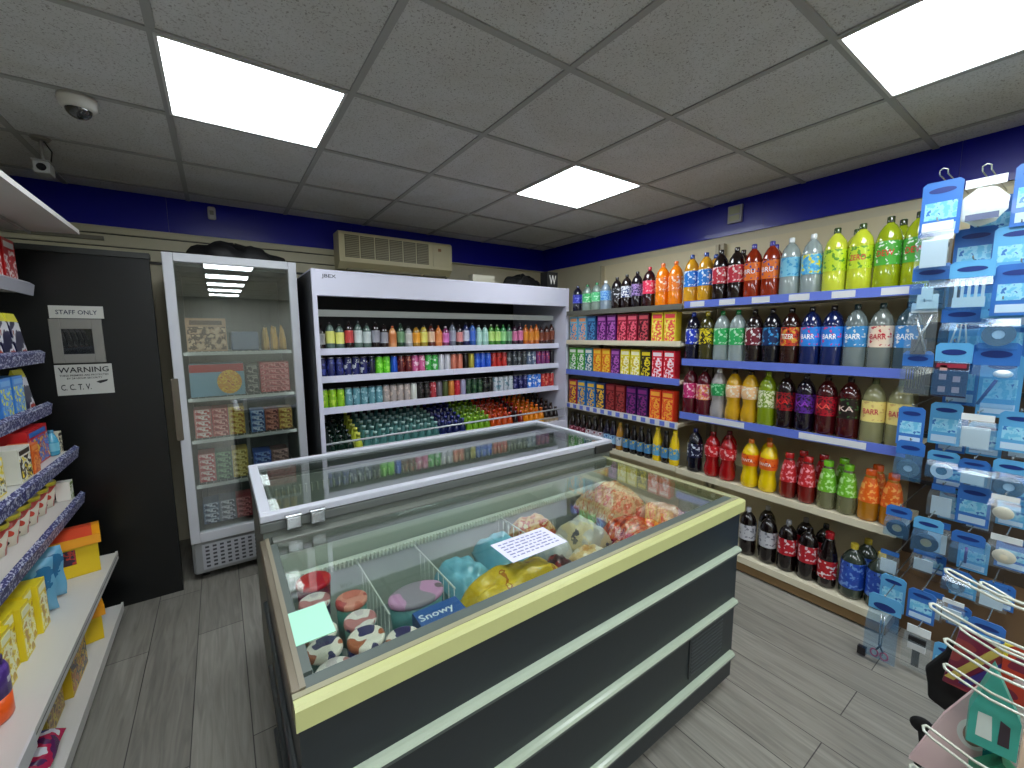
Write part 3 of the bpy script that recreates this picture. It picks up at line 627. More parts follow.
def carton(loc, rz, w, d, h, c, desc, grp, txt=None, name='drink_carton', cat='carton', top=None):
    key = ('ct', w, d, h, str(c)); 
    if key not in PROTO:
        k = MB(); k.box(-w / 2, w / 2, -d / 2, d / 2, 0, h, 0); k.box(-w / 2 + .006, w / 2 - .006, -d / 2 - .0012, -d / 2, h * .05, h * .74, 1); k.box(-w * .4, w * .4, -d / 2 - .0016, -d / 2 - .0002, h * .8, h * .93, 2)
        pc = [P(*x) for x in c]
        PROTO[key] = k.mesh(name, [mat('card_%d_%d_%d' % c[0], pc[0], .35, coat=.2), ramp_mat('picture_' + '_'.join('%02x%02x%02x' % x for x in c), [(0, pc[2]), (.42, pc[0]), (.5, pc[1]), (.62, pc[2])], 34, 'noise', .35), mat('card_%d_%d_%d' % c[1], pc[1], .35, coat=.2)])
    o = bpy.data.objects.new(name, PROTO[key]); COL.objects.link(o); o.location = loc; o.rotation_euler.z = rz
    return tag(o, desc, cat, grp)
def carton_row(specs, ys, x, z, shelf, grp, h=.2, w=.085, d=.07, back=True):
    for i, ((desc, c), y) in enumerate(zip(specs, ys)):
        carton((x, y, z), RX, w, d, h, c, '%s, %s from chiller, %s' % (desc, ordinal(i + 1), shelf), grp)
def spread(a, b, n): return [a + (b - a) * i / (n - 1) for i in range(n)]
CB = ((110, 180, 215), (230, 160, 110), (60, 130, 190)); CD = ((40, 80, 130), (80, 140, 190), (30, 50, 100)); CP = ((100, 24, 110), (180, 100, 180), (60, 10, 80))
CR = ((150, 20, 50), (230, 100, 120), (110, 10, 30)); CY = ((228, 200, 50), (230, 70, 80), (245, 225, 120)); CG = ((90, 180, 60), (235, 240, 230), (40, 130, 60))
CO = ((232, 140, 30), (240, 200, 60), (220, 100, 30)); CW = ((226, 40, 60), (245, 225, 230), (200, 20, 40)); CK = ((40, 34, 20), (226, 206, 40), (40, 34, 20)); CT = ((60, 140, 150), (230, 230, 220), (30, 90, 110))
carton_row([('pale blue and peach carton', CB), ('pale blue and peach carton', CB), ('dark blue carton', CD), ('purple carton', CP), ('purple carton', CP), ('red and pink carton', CR), ('red and pink carton', CR), ('dark red carton', ((90, 14, 30), (200, 80, 90), (60, 8, 20))), ('yellow carton with red fruit', CY), ('yellow carton with red fruit', CY)],
           [2.765, 2.655, 2.545, 2.43, 2.325, 2.215, 2.115, 2.01, 1.89, 1.785], 2.66, 1.435, 'far bay second shelf', 'juice cartons on the far bay second shelf', .215, .094)
carton_row([('green and white carton', CG), ('green and white carton', CG), ('teal carton', CT), ('orange carton', CO), ('orange carton', CO), ('plum carton', CP), ('yellow carton with pale picture', ((230, 214, 40), (245, 240, 200), (210, 180, 40))), ('yellow carton with pale picture', ((230, 214, 40), (245, 240, 200), (210, 180, 40))), ('black and yellow carton', CK), ('red and white carton', CW), ('red and white carton', CW)],
           spread(2.77, 1.78, 11), 2.66, 1.17, 'far bay third shelf', 'juice cartons on the far bay third shelf', .205, .088)
CBL = ((40, 120, 190), (236, 190, 50), (30, 80, 150)); CRD = ((120, 24, 30), (160, 60, 60), (80, 14, 20)); COR = ((222, 60, 30), (245, 170, 60), (240, 110, 40))
carton_row([('red and yellow carton', ((170, 40, 60), (236, 190, 50), (100, 40, 90))), ('blue carton with yellow picture', CBL), ('blue carton with yellow picture', CBL), ('dark blue carton with yellow picture', ((30, 40, 90), (240, 190, 40), (30, 40, 90))), ('brownish red carton', CRD), ('brownish red carton', CRD), ('dark purple carton', ((50, 14, 80), (130, 40, 120), (40, 10, 60))), ('dark purple carton', ((50, 14, 80), (130, 40, 120), (40, 10, 60))), ('orange red carton', COR), ('orange red carton', COR)],
           [2.765, 2.655, 2.54, 2.43, 2.32, 2.215, 2.105, 2.0, 1.885, 1.78], 2.66, .86, 'far bay fourth shelf', 'juice cartons on the far bay fourth shelf', .225, .094)
def sm(desc, liq, lab, cap, shape='slim', H=.23, R=.033): return (desc, (shape, R, H, liq, lab, cap))
L5 = [sm('small dark bottle with red label', BLK, ((120, 20, 50), (120, 20, 50), (200, 150, 160)), BLK)] * 3 + [sm('small dark bottle with white label', BLK, ((210, 205, 215), (210, 205, 215), (120, 20, 40)), BLK)] * 3 + \
     [sm('small dark bottle with pale blue label', (30, 26, 50), ((150, 190, 220), (150, 190, 220), (60, 90, 160)), BLK)] * 2 + [sm('small amber bottle with grey label', (170, 120, 40), ((180, 190, 200), (180, 190, 200), (90, 120, 160)), (190, 150, 50))] + \
     [sm('small black bottle with blue label', (20, 16, 18), ((70, 130, 180), (70, 130, 180), (200, 180, 70)), BLK)] * 4 + [sm('small yellow bottle with blue label', (230, 196, 30), ((90, 160, 200), (90, 160, 200), (230, 200, 70)), (236, 206, 40), 'slim', .26, .036),
      sm('small black bottle with blue label', (20, 16, 18), ((70, 130, 180), (70, 130, 180), (200, 180, 70)), BLK, 'slim', .24, .034), sm('small yellow bottle with blue label', (230, 196, 30), ((90, 160, 200), (90, 160, 200), (230, 200, 70)), (236, 206, 40), 'slim', .26, .036)] + \
     [(d, s) for d, s in [big('dark cola bottle with round blue badge label', (14, 14, 26), ((20, 24, 60), (20, 24, 60), (200, 205, 220)), (20, 30, 90), H=.3, R=.05)] * 2]
row(L5, [2.79, 2.72, 2.65, 2.58, 2.51, 2.44, 2.37, 2.30, 2.23, 2.16, 2.09, 2.02, 1.95, 1.87, 1.80, 1.73], 2.655, .545, 'far bay fifth shelf', 'small bottles on the far bay fifth shelf')
for i, y in enumerate((1.61, )): pass
bottle((2.665, 1.575, .545), RX, 'dark cola bottle with round blue badge label beside the red waisted bottles', 'bottles on the fourth wall shelf', L5[-1][1])

# ------------------------------------------------------------------ chiller contents
rnd = random.Random(3)
def can_mesh(c, R=.0265, H=.15):
    key = ('can', c, R, H)
    if key in PROTO: return PROTO[key]
    k = MB(); prof = [(R * .8, 0), (R, .008), (R, H * .12), (R, H * .88), (R * .82, H * .965), (R * .86, H * .975), (R * .86, H), (R * .72, H - .004)]
    k.lathe(prof, 12, mats=[1, 0, 0, 0, 1, 1, 1])
    base, lo = c
    if lo is None: m0 = mat('tin_%d_%d_%d' % base, P(*base), .25, metal=.3)
    else: m0 = ramp_mat('tinprint_%02x%02x%02x_%02x%02x%02x' % (*base, *lo), [(0, P(*base)), (.55, P(*lo))], 30, 'noise', .25, .2)
    PROTO[key] = k.mesh('drink_can', [m0, mat('can_aluminium', P(190, 192, 196), .25, metal=.9)]); return PROTO[key]
NVY = (26, 32, 90); SIL = (176, 182, 190)
def expand(lst):
    o = []
    for name, c, n in lst: o += [(name, c)] * n
    return o
row2 = expand([('navy can', (NVY, (60, 70, 150)), 3), ('navy and silver can', (NVY, SIL), 3), ('dark navy can', ((20, 22, 50), (40, 44, 90)), 1), ('bright green can', ((100, 200, 40), (150, 230, 80)), 2), ('blue can', ((30, 80, 190), None), 1), ('maroon can', ((90, 24, 30), (170, 90, 70)), 2), ('pink can', ((200, 90, 140), (235, 190, 210)), 2),
               ('green can', ((60, 170, 70), (200, 225, 200)), 2), ('white can', ((205, 205, 215), None), 2), ('salmon can', ((205, 120, 100), None), 2), ('black can', ((24, 20, 20), None), 1), ('olive gold can', ((170, 160, 60), None), 1), ('blue can', ((30, 80, 190), (60, 110, 210)), 3), ('red can', ((180, 40, 36), (120, 20, 20)), 3),
               ('charcoal can', ((46, 50, 54), (110, 116, 120)), 4), ('steel blue can', ((90, 104, 130), SIL), 2), ('plum can', ((110, 40, 100), (170, 60, 90)), 3), ('black can', ((24, 20, 30), None), 1)])
row3 = expand([('lime green can', ((130, 180, 30), (180, 210, 60)), 3), ('pale teal can', ((90, 140, 150), (150, 190, 200)), 5), ('beige silver can', ((160, 150, 146), (200, 180, 170)), 4), ('white can', ((214, 218, 210), None), 1), ('black can', ((26, 24, 24), (70, 60, 60)), 2), ('red and pink can', ((170, 50, 60), (220, 150, 160)), 1), ('grey can', ((110, 104, 114), None), 1), ('dark olive can', ((80, 90, 50), None), 1),
               ('orange can', ((210, 130, 60), None), 1), ('red can', ((180, 30, 50), (210, 80, 90)), 1), ('silver lilac can', ((160, 160, 190), None), 1), ('dark green can', ((24, 56, 36), (60, 90, 60)), 3), ('black can', ((20, 22, 22), (60, 66, 60)), 2), ('pale silver can', (SIL, (110, 140, 150)), 4), ('navy can', ((24, 26, 80), (90, 90, 140)), 3), ('sky blue and white can', ((60, 120, 210), (220, 225, 240)), 3), ('brick red can', ((170, 44, 44), (210, 110, 90)), 3)])
CX0, CX1 = .56, 2.575
def can_row(lst, z, y, shelf, grp, H):
    n = len(lst); st = (CX1 - CX0) / (n - 1)
    R = min(.028, st / 2 - .001)
    for i, (nm, c) in enumerate(lst):
        o = bpy.data.objects.new('drink_can', can_mesh(c, R, H)); COL.objects.link(o); o.location = (CX0 + st * i, y, z); o.rotation_euler.z = rnd.random() * 6
        tag(o, '%s, %s from the left, open chiller %s' % (nm, ordinal(i + 1), shelf), 'can', grp)
can_row(row2, 1.2, 3.01, 'can shelf, upper row', 'drink cans on the upper can shelf', .15)
can_row(row3, .988, 3.01, 'can shelf, lower row', 'drink cans on the lower can shelf', .15)
def mini(liq, lab, cap, R, H, shape='pet'):
    key = ('mini', liq, lab, cap, R, H, shape)
    if key in PROTO: return PROTO[key]
    s = SHP[shape]; k = MB(); pr = [(r * R, z * H) for r, z in s['prof']]; ms = []
    a, b = s['lab']
    zs = [z for _, z in s['prof']]
    for z0, z1 in zip(zs, zs[1:]): ms.append(1 if (z0 + z1) / 2 > a - .04 and (z0 + z1) / 2 < b + .03 else 0)
    cp = s['cap']; pr += [(cp[0] * R * 1.05, cp[1] * H), (cp[0] * R * 1.05, H)]; ms += [2, 2]
    k.lathe(pr, 12, mats=ms)
    PROTO[key] = k.mesh('drink_bottle', [plastic(liq), mat('label_%d_%d_%d' % lab, P(*lab), .3, coat=.3), plastic(cap)]); return PROTO[key]
def minirow(lst, x0, x1, y, z, R, H, phrase, grp, shape='pet', jit=0.):
    n = len(lst); st = (x1 - x0) / (n - 1)
    for i, (nm, liq, lab, cap) in enumerate(lst):
        h = H * (1 + jit * (rnd.random() - .8))
        h = round(h / .006) * .006
        o = bpy.data.objects.new('drink_bottle', mini(liq, lab, cap, min(R, st / 2 - .001), h, shape)); COL.objects.link(o); o.location = (x0 + st * i, y, z)
        tag(o, '%s, %s from left, chiller %s' % (nm, ordinal(i + 1), phrase), 'bottle', grp)
def ex(lst):
    o = []
    for nm, a, b, c, n in lst: o += [(nm, a, b, c)] * n
    return o
GL = (80, 100, 92)
row1 = ex([('black bottle with white badge', BLK, (150, 150, 150), BLK, 1), ('yellow labelled clear bottle', GL, (222, 222, 120), BLK, 2), ('red labelled black bottle', BLK, (200, 70, 70), BLK, 1), ('white labelled clear bottle', GL, (196, 206, 204), (40, 50, 50), 2), ('black bottle with grey badge', BLK, (150, 150, 160), BLK, 2),
           ('peach orange bottle', (214, 150, 100), (200, 120, 70), (180, 90, 60), 1), ('dark green bottle', (30, 60, 40), (110, 150, 110), (30, 60, 40), 1), ('pale grey bottle', (150, 150, 150), (200, 196, 190), BLK, 1), ('golden bottle with orange label', (150, 110, 30), (236, 160, 50), BLK, 1), ('yellow bottle with cream label', (150, 130, 40), (226, 220, 110), BLK, 1), ('dark brown bottle with white label', (80, 30, 16), (226, 190, 160), BLK, 1),
           ('orange bottle', (206, 120, 60), (226, 140, 80), (190, 100, 50), 1), ('pink bottle', (120, 50, 90), (214, 120, 190), (210, 200, 210), 1), ('grey bottle', (90, 96, 110), (150, 154, 170), BLK, 1), ('dark bottle with pink label', (40, 30, 34), (216, 140, 140), BLK, 1), ('navy bottle with white label', (26, 34, 80), (190, 196, 215), BLK, 1), ('blue bottle', (40, 80, 150), (60, 100, 190), BLK, 1),
           ('mint white bottle', (150, 190, 180), (170, 210, 200), (120, 120, 120), 2), ('leaf green bottle', (60, 120, 40), (180, 215, 120), (170, 180, 150), 2), ('green bottle', (40, 120, 60), (150, 210, 140), (60, 120, 60), 1), ('dark green bottle with light cap', (30, 70, 50), (110, 160, 120), (60, 90, 60), 1), ('dark plum bottle', (50, 20, 40), (200, 110, 150), BLK, 2),
           ('orange brown bottle', (170, 84, 16), (206, 130, 40), (200, 100, 30), 3), ('dark red brown bottle', (60, 24, 14), (120, 60, 40), BLK, 3)])
minirow(row1, CX0, CX1, 3.01, 1.385, .033, .205, 'top shelf', 'small bottles on the chiller top shelf', 'pet', .15)
TEAL = (60, 110, 104)
bot = [('dark green bottle', (14, 40, 30), (30, 70, 50), (10, 30, 20), 3), ('yellow topped bottle', (180, 190, 60), (210, 214, 110), (210, 210, 90), 1), ('teal water bottle', (70, 120, 116), (110, 160, 156), (140, 176, 170), 10), ('navy blue bottle', (20, 30, 80), (50, 60, 150), (60, 66, 140), 4), ('lime green bottle', (110, 160, 30), (170, 210, 60), (150, 190, 50), 4), ('orange red bottle', (190, 70, 20), (226, 110, 40), (200, 60, 30), 4), ('dark bottle', (26, 16, 20), (70, 50, 60), (40, 20, 30), 1), ('red labelled bottle', (120, 20, 20), (200, 50, 50), (190, 40, 40), 1), ('golden orange bottle', (220, 130, 20), (240, 180, 40), (226, 110, 30), 4), ('black and cream bottle', (30, 20, 18), (190, 170, 140), (60, 30, 24), 3)]
bl = ex(bot)
for r_, (y, z) in enumerate(((2.93, .635), (2.998, .66), (3.066, .677), (3.134, .695), (3.202, .712), (3.27, .729))):
    minirow(bl, .575, 2.56, y, z, .031, .2, 'bottom deck, %s row back' % ordinal(r_ + 1), 'bottles on the sloping chiller deck', 'slim', .1)

# things lying on top of chiller and fridge
blk = mat('black_crumpled_plastic', P(8, 8, 10), .6, bump=.8, bscale=25)
def lump(name, loc, a, b, h, label, cat, m, seed, n=40):
    rr = random.Random(seed); k = MB(); ph = [rr.random() * 6 for _ in range(8)]
    vs = []; fs = []; N = n; K_ = 8
    for j in range(K_ + 1):
        t_ = j / K_; zz = h * (sin(t_ * pi / 2)); rad = cos(t_ * pi / 2) ** .55 if j < K_ else 0.02
        for i in range(N):
            an = 2 * pi * i / N; w_ = 1 + .08 * sin(3 * an + ph[0]) + .09 * sin(7 * an + ph[1] + 3 * t_) + .08 * sin(13 * an + ph[2] + 5 * t_)
            vs.append((a * rad * w_ * cos(an), b * rad * w_ * sin(an), max(0, zz * (1 + .2 * sin(5 * cos(an) + ph[3]) * cos(4 * sin(an) + ph[4]) + .12 * sin(14 * cos(an) * t_ + ph[5])))))
    for j in range(K_):
        for i in range(N): i2 = (i + 1) % N; fs.append((j * N + i, j * N + i2, (j + 1) * N + i2, (j + 1) * N + i))
    fs.append(tuple(range(N))[::-1]); fs.append(tuple(K_ * N + i for i in range(N)))
    k.add(vs, fs, 0, True); o = k.build(name, m, loc=loc); return tag(o, label, cat)
lump('black_bag', (.13, 3.33, 1.967), .27, .12, .105, 'crumpled black plastic bag lying on top of the upright fridge', 'bag', blk, 4)
lump('black_bag', (2.36, 3.2, 1.912), .2, .12, .12, 'black bundled bag lying on top of the open drinks chiller', 'bag', blk, 9)
o = MB().box(-.11, .11, -.04, .04, 0, .1).build('cardboard_box', mat('cream_card', P(206, 202, 180), .6), loc=(1.93, 3.2, 1.9125), bevel=.002); tag(o, 'small cream cardboard box on top of the open chiller', 'box')
k = MB(); k.box(-.06, .06, -.05, .05, 0, .14, 0); k.text('W', .08, .08, (0, -.0515, .07), 1)
o = k.build('drink_multipack', [paint((28, 28, 30)), paint((220, 218, 214))], loc=(2.5, 2.96, 1.9125)); tag(o, 'black multipack with white marks on the chiller corner', 'multipack')

# ------------------------------------------------------------------ fridge contents
def fbox(cx, cy, z, w, d, h, c, label, grp, cat='box', name='food_box', rz=0):
    return carton((FX + cx, FY + cy, z), rz, w, d, h, c, label, grp, name=name, cat=cat)
fbox(-.165, .2, 1.407, .2, .2, .2, ((176, 140, 112), (90, 64, 50), (200, 170, 140)), 'tan pastry box with dark window on the upper fridge shelf', None)
o = MB().box(-.075, .075, -.08, .08, 0, .12).build('food_tray', paint((96, 112, 140)), loc=(FX + .03, FY + .2, 1.407), bevel=.01); tag(o, 'blue grey food tray in the middle of the upper fridge shelf', 'tray')
for i in range(3):
    lump('pastry_pack', (FX + .15 + .05 * i, FY + .2, 1.407),   .021, .07, .13, 'golden wrapped pastry, %s of three on the upper fridge shelf' % ordinal(i + 1), 'pastry', paint((214, 170, 90), .35), 20 + i)['group'] = 'golden pastries in the fridge'
k = MB(); k.box(-.14, .14, -.1, .1, 0, .2, 0); k.box(-.139, .139, -.1015, -.1, .15, .198, 1); k.add([(.06 + .065 * cos(a * pi / 12), -.1025, .085 + .075 * sin(a * pi / 12)) for a in range(24)], [tuple(range(24))], 2)
o = k.build('pizza_box', [paint((120, 160, 180)), paint((176, 34, 44)), ramp_mat('pizza_print', [(0, P(220, 150, 20)), (.5, P(236, 190, 50)), (.62, P(190, 80, 20))], 40)], loc=(FX - .13, FY + .22, 1.127)); tag(o, 'blue and red pizza box showing a round yellow pizza in fridge', 'box')
for i in range(3): fbox(.055, .22, 1.127 + i * .062, .07, .16, .06, ((40, 40, 44), (150, 146, 140), (30, 30, 34)), 'small black food box, %s up in the fridge middle stack' % ordinal(i + 1), 'black food boxes')
for i in range(5): fbox(.185, .22, 1.127 + i * .04, .17, .16, .038, ((178, 40, 50), (220, 140, 140), (150, 24, 34)), 'red food box, %s up in the fridge stack beside black boxes' % ordinal(i + 1), 'red food boxes')
cols_a = [((206, 120, 116), (236, 220, 215), (180, 60, 60)), ((190, 60, 64), (236, 170, 160), (150, 30, 40)), ((200, 160, 60), (236, 210, 120), (170, 110, 40))]
names_a = ['pink', 'red', 'mustard']
for ci in range(3):
    for i in range(5): fbox(-.225 + ci * .088, .2, .87 + i * .036, .084, .15, .034, cols_a[ci], '%s burger box, %s up, third fridge shelf' % (names_a[ci], ordinal(i + 1)), 'burger boxes on the third fridge shelf')
for ci, (nm, c) in enumerate([('blue', ((90, 130, 180), (200, 210, 220), (40, 60, 120))), ('brown', ((150, 80, 64), (210, 150, 130), (100, 40, 40))), ('ochre', ((190, 150, 60), (226, 200, 120), (150, 90, 40)))]):
    for i in range(4): fbox(.065 + ci * .082, .2, .87 + i * .036, .078, .15, .034, c, '%s sandwich box, %s up, third fridge shelf' % (nm, ordinal(i + 1)), 'sandwich boxes on the third fridge shelf')
cols_b = [('rose', ((204, 110, 110), (236, 215, 210), (180, 60, 70))), ('green', ((70, 110, 80), (130, 170, 130), (50, 80, 60))), ('yellow', ((204, 180, 80), (236, 220, 150), (150, 130, 50)))]
for ci, (nm, c) in enumerate(cols_b):
    for i in range(5): fbox(-.225 + ci * .088, .2, .587 + i * .036, .084, .15, .034, c, '%s ready meal box, %s up, fourth fridge shelf' % (nm, ordinal(i + 1)), 'meal boxes on the fourth fridge shelf')
for ci, (nm, c) in enumerate([('royal blue', ((50, 90, 180), (150, 180, 220), (30, 50, 120))), ('dusty brown', ((130, 100, 96), (190, 160, 150), (90, 60, 60)))]):
    for i in range(4): fbox(.075 + ci * .105, .2, .587 + i * .036, .1, .15, .034, c, '%s ready meal box, %s up, fourth fridge shelf' % (nm, ordinal(i + 1)), 'meal boxes on the fourth fridge shelf')
for ci, (nm, c) in enumerate([('slate blue', ((90, 110, 140), (190, 200, 215), (50, 60, 90))), ('grey', ((120, 124, 140), (200, 200, 210), (80, 80, 96))), ('crimson', ((160, 50, 56), (214, 140, 140), (120, 30, 40))), ('orange', ((190, 100, 70), (226, 170, 120), (150, 60, 50)))]):
    for i in range(4): fbox(-.225 + ci * .088, .2, .312 + i * .034, .084, .15, .032, c, '%s frozen box, %s up on the fridge floor' % (nm, ordinal(i + 1)), 'frozen boxes on the fridge floor')

# ------------------------------------------------------------------ freezer contents (front)
def tub(loc, R, H, c, lidc, label, rx=1., tilt=0., grp='round ice cream tubs in the freezer'):
    t = thing('ice_cream_tub', label, 'tub', loc, rnd.random() * .6, grp); t.rotation_euler.x = tilt; t.rotation_euler.z = 0
    k = MB(); k.lathe([(R * .85, 0), (R * .97, H * .9)], 24); 
    for i in range(len(k.v)): k.v[i] = (k.v[i][0] * rx, k.v[i][1], k.v[i][2])
    k.build('cup', mat('tub_%d_%d_%d' % c, P(*c), .4), t)
    k = MB(); k.lathe([(R, H * .9 + .0005), (R * 1.02, H * .9 + .004), (R, H), (R * .9, H + .002)], 28)
    for i in range(len(k.v)): k.v[i] = (k.v[i][0] * rx, k.v[i][1], k.v[i][2])
    k.build('lid', lidc if not isinstance(lidc, tuple) else mat('lid_%d_%d_%d' % lidc, P(*lidc), .35), t)
icec = ramp_mat('sundae_print', [(0, P(40, 36, 90)), (.4, P(40, 36, 90)), (.47, P(236, 226, 212)), (.58, P(170, 90, 50)), (.68, P(90, 30, 34))], 16, 'noise', .35, .2, 1)
icep = ramp_mat('berry_print', [(0, P(214, 200, 200)), (.42, P(236, 226, 220)), (.55, P(190, 120, 120)), (.66, P(60, 44, 110))], 18, 'noise', .35, .2, 1)
redl = ramp_mat('red_lid_print', [(0, P(200, 30, 34)), (.57, P(214, 40, 44)), (.63, P(236, 200, 200))], 16, 'noise', .3, .3, 1)
peach = ramp_mat('peach_lid_print', [(0, P(206, 110, 90)), (.5, P(226, 150, 130)), (.6, P(180, 60, 60))], 16, 'noise', .3, .3, 1)
TB = [((.19, 1.357), .05, .13, (110, 30, 40), redl, 'tub with bright red lid at the rear left of the freezer', .61),
      ((.175, 1.258), .042, .12, (40, 36, 80), icep, 'tub with pale berry picture lid in front of red lid', .61),
      ((.262, 1.19), .043, .13, (80, 140, 130), peach, 'teal tub with peach lid near the first divider', .61),
      ((.262, 1.10), .042, .12, (90, 140, 130), icep, 'teal tub with pale picture lid before the peach lid', .61),
      ((.165, 1.125), .042, .11, (60, 110, 100), icec, 'teal tub half hidden under the mint paper note', .61),
      ((.158, 1.03), .042, .12, (50, 100, 90), icec, 'sundae picture tub just in front of the mint note', .62),
      ((.163, .942), .042, .13, (40, 36, 100), icep, 'navy tub with white lid in the front corner compartment', .61),
      ((.252, 1.008), .045, .13, (40, 36, 100), icec, 'navy tub with brown sundae lid before the first divider', .61),
      ((.245, .922), .037, .13, (40, 36, 100), icep, 'little navy tub squeezed between picture lids', .61),
      ((.328, .95), .043, .13, (40, 36, 100), icec, 'navy tub with sundae lid beside the bright blue box', .61)]
for (x, y), R, H, c, l, lab, z in TB: tub((x, y, z), R, H, c, l, lab)
tub((.432, 1.12, .59), .056, .14, (90, 150, 150), ramp_mat('oval_lid', [(0, P(150, 140, 150)), (.42, P(206, 150, 190)), (.6, P(110, 90, 96))], 9, 'noise', .35, .2, 1), 'oval grey and pink lidded tub between the first two dividers', 1.5)
k = MB(); k.box(-.066, .066, -.04, .04, 0, .17, 0); k.text('Snowy', .1, .035, (-.01, 0, .1706), 1, '+z')
o = k.build('ice_cream_box', [paint((40, 90, 160), .35), paint((235, 240, 245))], loc=(.447, .985, .57)); tag(o, 'bright blue ice cream box with white script behind the front rail', 'box')
def pillow(name, loc, a, b, h, m, label, cat, rz=0., tx=0., ty=0., seed=1, grp=None):
    rr = random.Random(seed); N = 22; vs = []; fs = []; ph = [rr.random() * 6 for _ in range(6)]
    for top in (1, -1):
        for j in range(N + 1):
            for i in range(N + 1):
                u = i / N * 2 - 1; v = j / N * 2 - 1
                q = max(0, (1 - abs(u) ** 4) * (1 - abs(v) ** 4)) ** .5
                zz = .5 * h * q * (1 + .13 * sin(4 * u + ph[0] + 3 * v) + .07 * sin(9 * v + ph[1]) * sin(8 * u + ph[2])) 
                vs.append((a * u * (1 - .05 * q + .02 * sin(6 * v + ph[3])), b * v * (1 - .05 * q), max(.001, h * .5 + top * zz)))
    st = (N + 1) ** 2
    for s_ in (0, 1):
        for j in range(N):
            for i in range(N):
                p = s_ * st + j * (N + 1) + i; f = (p, p + 1, p + N + 2, p + N + 1); fs.append(f if s_ == 0 else f[::-1])
    k = MB(); k.add(vs, fs, 0, True); o = k.build(name, m, loc=loc, rz=rz); o.rotation_euler.x = tx; o.rotation_euler.y = ty
    return tag(o, label, cat, grp)
bluebag = ramp_mat('ice_blue_bag', [(0, P(90, 160, 190)), (.5, P(130, 200, 220)), (1, P(200, 232, 240))], 9, 'noise', .25, .4, 4, .4, const=False)
pillow('frozen_bag', (0.630, 1.175, 0.57), 0.074, 0.1, 0.16, bluebag, 'pale blue bag of frozen food beside the second divider', 'bag', rz=.1, seed=3)
pillow('frozen_bag', (0.805, 1.21, 0.57), 0.072, 0.13, 0.17, bluebag, 'pale blue frozen bag half under the white price notice', 'bag', rz=-.1, seed=5)
yb = ramp_mat('yellow_fries_bag', [(0, P(224, 186, 30)), (.5, P(236, 200, 50)), (.62, P(190, 110, 20)), (.66, P(240, 218, 100))], 14, 'noise', .25, .4, 3, .4)
pillow('frozen_bag', (0.70, 0.985, 0.63), 0.165, 0.062, 0.15, yb, 'long yellow bag of frozen chips behind the front rail', 'bag', rz=0.02, seed=8)
rb = ramp_mat('pizza_wrap', [(0, P(206, 110, 60)), (.4, P(226, 180, 120)), (.55, P(200, 80, 50)), (.64, P(240, 220, 180))], 26, 'noise', .3, .3, 3, .4)
pillow('frozen_bag', (1.03, 1.32, 0.59), 0.09, 0.06, 0.14, rb, 'orange speckled frozen bag at the rear of the freezer', 'bag', rz=.1, seed=11)
pep = ramp_mat('dark_sausage_pack', [(0, P(60, 24, 34)), (.5, P(90, 30, 40)), (.6, P(190, 60, 60)), (.7, P(220, 200, 190))], 24, 'noise', .3, .3, 2, .3)
pillow('frozen_pack', (0.915, 1.0, 0.63), 0.034, 0.07, 0.1, pep, 'dark red frozen pack beside the yellow chip bag', 'pack', rz=-.2, seed=13)
pillow('frozen_bag', (1.0, 1.165, 0.59), 0.05, 0.075, 0.13, ramp_mat('white_bag', [(0, P(206, 206, 206)), (.5, P(226, 220, 210)), (.62, P(150, 150, 160))], 14, 'noise', .3, .3, 3, .4), 'whitish frozen bag behind the dark red pack', 'bag', rz=.1, seed=14)
bun = ramp_mat('bun_bag', [(0, P(206, 150, 80)), (.45, P(226, 190, 130)), (.58, P(236, 222, 200)), (.7, P(160, 90, 40))], 20, 'noise', .3, .3, 3, .4)
pillow('bread_bag', (1.035, 0.985, 0.61), 0.07, 0.07, 0.12, bun, 'tan bag of frozen bread rolls behind the rail', 'bag', rz=.1, seed=15)
pillow('bread_bag', (1.155, 1.15, 0.59), 0.08, 0.09, 0.15, ramp_mat('pale_bun_bag', [(0, P(206, 200, 186)), (.5, P(226, 206, 160)), (.62, P(110, 106, 104)), (.7, P(224, 160, 60))], 12, 'noise', .3, .3, 3, .4), 'white and golden food bag with grey picture mid freezer', 'bag', rz=.1, seed=17)
fr = ramp_mat('skinny_fries_bag', [(0, P(206, 150, 100)), (.42, P(236, 200, 150)), (.55, P(220, 130, 80)), (.66, P(244, 226, 196))], 24, 'noise', .25, .4, 4, .5, (1, 3, 1))
pillow('frozen_bag', (1.478, 1.29, 0.58), 0.14, 0.11, 0.19, fr, 'peach coloured bag of frozen fries, tallest at the rear', 'bag', seed=19)
sh = ramp_mat('red_shrimp_bag', [(0, P(150, 40, 20)), (.42, P(216, 76, 36)), (.52, P(230, 130, 84)), (.6, P(240, 200, 170)), (.7, P(190, 40, 26))], 26, 'noise', .25, .4, 4, .6, (1, 2.5, 1))
pillow('frozen_bag', (1.348, 1.03, 0.6), 0.098, 0.115, 0.14, sh, 'bright red orange frozen seafood bag behind the rail', 'bag', seed=21)
pillow('frozen_bag', (1.545, 1.04, 0.6), 0.08, 0.12, 0.14, ramp_mat('pink_bag', [(0, P(200, 140, 120)), (.5, P(226, 180, 160)), (.6, P(190, 80, 60))], 22, 'noise', .25, .4, 4, .5), 'pinkish frozen bag in the far right corner of freezer', 'bag', seed=23)
pillow('frozen_bag', (1.148, 0.945, 0.62), 0.035, 0.06, 0.11, rb, 'small orange frozen bag wedged beside the bread rolls', 'bag', seed=27)
